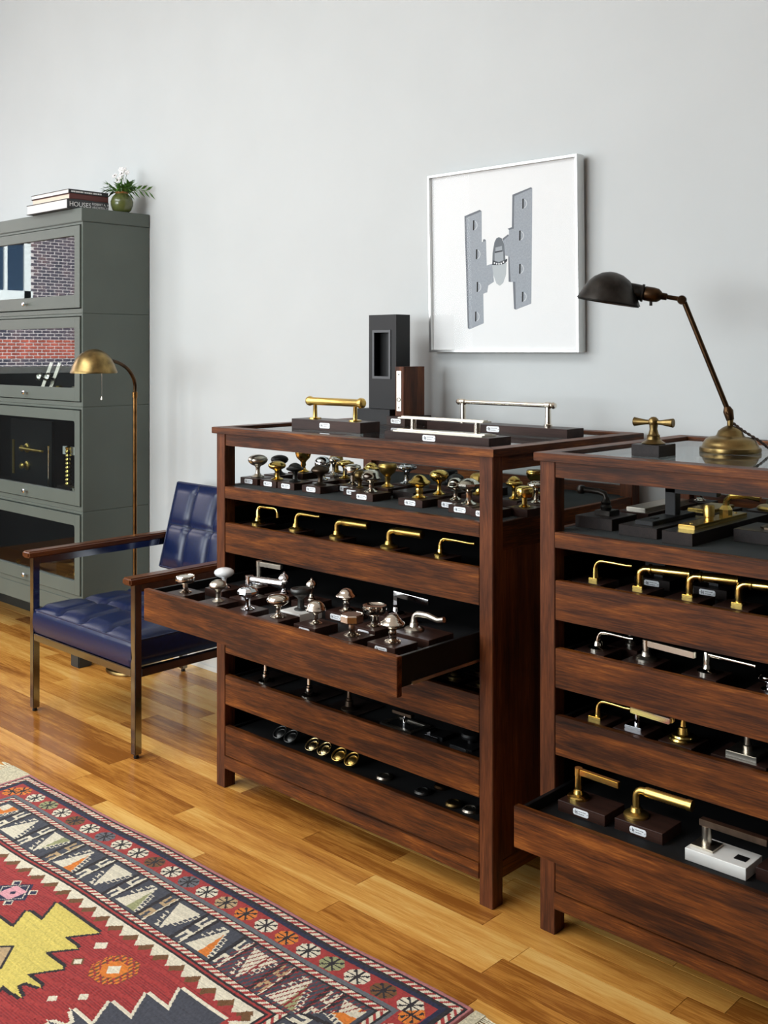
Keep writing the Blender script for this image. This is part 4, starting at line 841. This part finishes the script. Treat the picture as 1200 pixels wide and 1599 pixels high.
# ------------------------------------------------------------ rug
RL, RW, cs_ = 1.905, 1.26, .0032
nu, nv = int(RL/cs_), int(RW/cs_)
U, Vv = np.meshgrid((np.arange(nu)+.5)*cs_, (np.arange(nv)+.5)*cs_, indexing='ij')
vm = np.minimum(Vv, RW-Vv)                                       # mirrored across the width
um = np.minimum(U, RL-U)
pal = dict(red=(158, 50, 46), dred=(134, 38, 38), pink=(176, 110, 108), blk=(38, 32, 34), cream=(214, 204, 180), navy=(34, 36, 62), slate=(64, 65, 73), grey=(98, 98, 102), brown=(108, 72, 38), yel=(206, 186, 92), oran=(208, 116, 36), sage=(148, 148, 104), tan=(178, 150, 110), rose=(212, 150, 156))
P = {k: np.array(lin(v)[:3]) for k, v in pal.items()}
col = np.zeros((nu, nv, 3)); col[:] = P['red']
def paintc(mask, c): col[mask] = P[c]
def inpoly(poly, u=U, v=Vv):
    r = np.zeros(u.shape, bool); n = len(poly); j = n-1
    for i in range(n):
        xi, yi = poly[i]; xj, yj = poly[j]
        c = ((yi > v) != (yj > v)) & (u < (xj-xi)*(v-yi)/((yj-yi) if abs(yj-yi) > 1e-9 else 1e-9)+xi); r ^= c; j = i
    return r
e_ = np.minimum(vm, um)                                          # distance from the border
along = np.where(vm <= um, U, Vv)
def band(a, b): return (e_ >= a) & (e_ < b)
field = e_ >= .36
paintc(band(0, .012), 'pink'); paintc(band(.012, .046), 'blk')
def barber(c):
    k = np.floor((along+(e_-c)*1.0)/.011).astype(int) % 2; paintc(band(c-.008, c+.008) & (k == 0), 'cream'); paintc(band(c-.008, c+.008) & (k == 1), 'red')
barber(.026); paintc(band(.046, .058), 'navy'); paintc(band(.058, .118), 'red')
fk = np.floor((along+.008)/.08).astype(int); fu = (along+.008)-fk*.08-.04; fv = e_-.088
fc = ['cream', 'oran', 'cream', 'sage', 'cream', 'brown', 'cream', 'grey', 'cream', 'cream', 'brown', 'cream', 'grey', 'cream', 'tan', 'oran']
octm = (np.abs(fu) < .031) & (np.abs(fv) < .026) & (np.abs(fu)+np.abs(fv) < .042) & band(.058, .118)
for i in range(16): paintc(octm & (fk % 16 == i), fc[i])
cross = octm & ((np.abs(fu) < .0022) | (np.abs(fv) < .0022) | (np.abs(np.abs(fu)-np.abs(fv)) < .0024) | ((np.abs(np.abs(fu)-.017) < .004) & (np.abs(np.abs(fv)-.013) < .003)))
paintc(cross & (np.hypot(fu, fv) < .034), 'blk')
paintc(band(.118, .130), 'grey'); paintc(band(.130, .158), 'blk'); barber(.144)
paintc(band(.158, .284), 'slate')
# main border motifs: stepped leaf on a diagonal with hooked comb, and bracket
per = .152; mk = np.floor(along/per).astype(int); mu = along-mk*per; mv = e_-.158; bd_ = band(.158, .284)
q8 = lambda a, s: np.floor(a/s)*s
up_ = (mk % 2 == 0); tv = np.where(up_, mv-.010, .116-mv); ax_ = mu-.052-(mv-.063)*.12      # stepped triangles, pointing in and out by turns
hw = q8(np.clip(tv, 0, .106), .0132)*.42+.004; inb = bd_ & (tv > 0) & (tv < .106)
leaf = inb & (ax_ < hw*.9) & (ax_ > -np.clip(tv, 0, .106)*.42-.003); paintc(leaf, 'cream')
half = leaf & (ax_ > .004) & (ax_ < hw*.9-.004)
for i, c in enumerate(['cream', 'oran', 'cream', 'sage', 'oran', 'cream', 'sage']): paintc(half & (mk % 7 == i), c)
st_ = np.floor(tv/.0132); fr = tv-st_*.0132
hook = inb & (ax_ >= hw*.9) & (ax_ < hw*.9+.013) & (((fr < .0042) & (tv > .02)) | ((ax_ > hw*.9+.009) & (fr < .009) & (tv > .02))); paintc(hook, 'cream')
comb = inb & (np.abs(ax_+np.clip(tv, 0, .106)*.42+.016) < .008) & ((fr < .0045) | ((np.abs(ax_+np.clip(tv, 0, .106)*.42+.016) < .003) & (st_ % 2 == 0))) & (tv < .06); paintc(comb, 'cream')
dl = mu-.122-(mv-.06)*.12
paintc(bd_ & (np.abs(dl+.016) < .006), 'blk'); paintc(bd_ & (np.abs(dl-.026) < .006), 'blk'); paintc(bd_ & (np.abs(dl-.018) < .0025), 'cream')
br_ = bd_ & (np.abs(dl-.004) < .013) & (((mv > .01) & (mv < .05)) | ((mv > .076) & (mv < .116))); paintc(br_, 'cream'); paintc(br_ & (mk % 3 == 0), 'tan'); paintc(br_ & (np.abs(dl-.004) < .005) & (np.abs(mv-.063) > .024), 'slate')
late = bd_ & (U > 1.34) & (vm <= um); paintc(late & (np.sin(U*410+Vv*160) > .72), 'dred'); paintc(late & leaf & (np.abs(dl+.06) < .003), 'dred')
paintc(band(.284, .310), 'blk'); barber(.297); paintc(band(.310, .318), 'red'); paintc(band(.318, .323), 'blk')
saw = band(.323, .372); sp_ = .063; tri = np.abs(((along/sp_) % 1)-.5)*2; sv = (e_-.323)/.049
paintc(saw, 'red'); paintc(saw & (sv < .3+.7*(1-np.abs(((along/sp_) % 1)-.5)*2)), 'brown'); paintc(saw & (sv < .14+.72*(1-np.abs((((along/sp_)+.34) % 1)-.5)*2)), 'cream')
# field
f_ = e_ >= .372
str_ = (np.sin(Vv*900+np.sin(U*13)*2) > .4); paintc(f_, 'red'); paintc(f_ & str_, 'dred')
def medallion(uc, tips, colr, outl, flip=False):
    pts = []
    for (tu, tv), (vu, vv_) in tips: pts += [(tu, tv), (vu, vv_)]
    right = [(uc+a, b) for a, b in pts]; left = [(uc-a, b) for a, b in pts[::-1]]
    bot = [(a, RW-b) for a, b in right[::-1]]; bot2 = [(a, RW-b) for a, b in left[::-1]]
    poly = left+right+bot+bot2
    m_ = inpoly(poly); out = m_.copy()
    for du in (-3, -2, -1, 1, 2, 3):
        out |= np.roll(m_, du, 0) | np.roll(m_, du, 1)
    paintc(f_ & out, outl); paintc(f_ & m_, colr); return m_
tips = [((.103, .392), (.055, .459)), ((.126, .463), (.078, .526)), ((.176, .53), (.131, .6)), ((.21, .604), (.158, .62))]
medallion(.931, tips, 'yel', 'blk')
tips2 = [((.10, .392), (.055, .455)), ((.142, .454), (.09, .529)), ((.176, .528), (.13, .6)), ((.217, .601), (.17, .62))]
ms = medallion(1.47, tips2, 'slate', 'cream')
medallion(.39, tips2, 'slate', 'cream')
def flower(u0, v0, c1, c2, c3, R=.05):
    a, b = U-u0, Vv-v0; r = np.maximum(np.abs(a), np.abs(b)); dd = np.abs(a)+np.abs(b)
    rays = (r < R*1.1) & (dd < R*1.6) & ((np.floor(a/.009)+2*np.floor(b/.006)).astype(int) % 3 != 0); paintc(f_ & rays, c2); paintc(f_ & rays & ((np.floor(a/.006)).astype(int) % 2 == 0), c1); paintc(f_ & (dd < R*.9) & (r < R*.6), c1); paintc(f_ & (dd < R*.42), c3)
flower(1.195, .455, 'oran', 'brown', 'cream')
def dia(u0, v0, a, c, o=None):
    r = np.abs(U-u0)+np.abs(Vv-v0)
    if o: paintc(f_ & (r < a+.008), o)
    paintc(f_ & (r < a), c)
dia(1.086, .42, .02, 'cream'); dia(1.104, .494, .012, 'cream', 'brown'); dia(1.235, .56, .014, 'cream'); dia(1.19, .61, .014, 'cream')
dia(.694, .44, .06, 'navy'); dia(.694, .44, .05, 'cream'); dia(.694, .44, .046, 'navy'); paintc(f_ & (np.abs(U-.694) < .027) & (np.abs(Vv-.44) < .027), 'rose'); dia(.694, .44, .01, 'navy')
for du, dv in ((-.04, -.035), (.04, -.035), (-.04, .035), (.04, .035)): dia(.694+du, .44+dv, .016, 'cream'); dia(.694+du, .44+dv, .011, 'navy')
dia(.931, .63, .06, 'tan', 'blk'); dia(.931, .63, .03, 'slate')
rng = np.random.default_rng(3)
col *= (1+rng.normal(0, .07, (nu, nv, 1))+np.repeat(rng.normal(0, .05, (1, nv, 1)), nu, 0)); col = np.clip(col, 0, 1)
hu_ = np.arange(nu+1)*cs_; hv_ = np.arange(nv+1)*cs_; GU, GV = np.meshgrid(hu_, hv_, indexing='ij')
Zt = .0105+rng.normal(0, .0004, GU.shape)+.0006*np.sin(GU*9)*np.sin(GV*7); border = (GU < .002) | (GU > nu*cs_-.002) | (GV < .002) | (GV > nv*cs_-.002); Zt[border] = .001
wob = .004*np.sin(GU*5.1)+.002*np.sin(GU*13+1)
verts = np.stack([GU, -(GV+wob), Zt], -1).reshape(-1, 3)
ii, jj = np.meshgrid(np.arange(nu), np.arange(nv), indexing='ij'); a = ii*(nv+1)+jj
faces = np.stack([a, a+1, a+nv+2, a+nv+1], -1).reshape(-1, 4)
me = bpy.data.meshes.new('pile'); me.vertices.add(len(verts)); me.vertices.foreach_set('co', verts.ravel()); me.loops.add(faces.size); me.loops.foreach_set('vertex_index', faces.ravel())
me.polygons.add(len(faces)); me.polygons.foreach_set('loop_start', np.arange(0, faces.size, 4)); me.polygons.foreach_set('loop_total', np.full(len(faces), 4)); me.update(); me.validate()
ca = me.color_attributes.new('weave', 'FLOAT_COLOR', 'CORNER'); c4 = np.ones((len(faces), 4, 4)); c4[:, :, :3] = col.reshape(-1, 1, 3); ca.data.foreach_set('color', c4.ravel())
rm, nt, b_ = newmat('woven_wool'); at = N(nt, 'ShaderNodeVertexColor', layer_name='weave'); nt.links.new(at.outputs['Color'], b_.inputs['Base Color']); b_.inputs['Roughness'].default_value = .95; b_.inputs['Specular IOR Level'].default_value = .1
b_.inputs['Sheen Weight'].default_value = .15
me.materials.append(rm)
rug = empty('rug', (-3.355, 1.788, 0), 'red, slate and cream patterned wool rug on the oak floor', 'rug'); rug.rotation_euler = (0, 0, math.radians(.96))
put('pile', me, rug)
kil = plain('undyed_wool', (196, 186, 158), .95, spec=.1, noise=.15, nscale=200)
for s, x0, x1 in ((-1, -.12, -.0005), (1, nu*cs_+.0005, nu*cs_+.03)):
    B(x0, x1, -RW, 0, .001, .0075).build('kilim_end', kil, rug, bevel=.001)
m = MB()
for k in range(210):
    v = -RW*(k+.5)/210+rnd.uniform(-.002, .002)
    for s, x0 in ((-1, -.12), (1, nu*cs_+.03)): m.tube([(x0, v, .005), (x0+s*.03, v+rnd.uniform(-.004, .004), .0035), (x0+s*rnd.uniform(.05, .07), v+rnd.uniform(-.008, .008), .0025)], .0018, 4)
tag(m.build('fringe', kil, rug), kind='stuff')
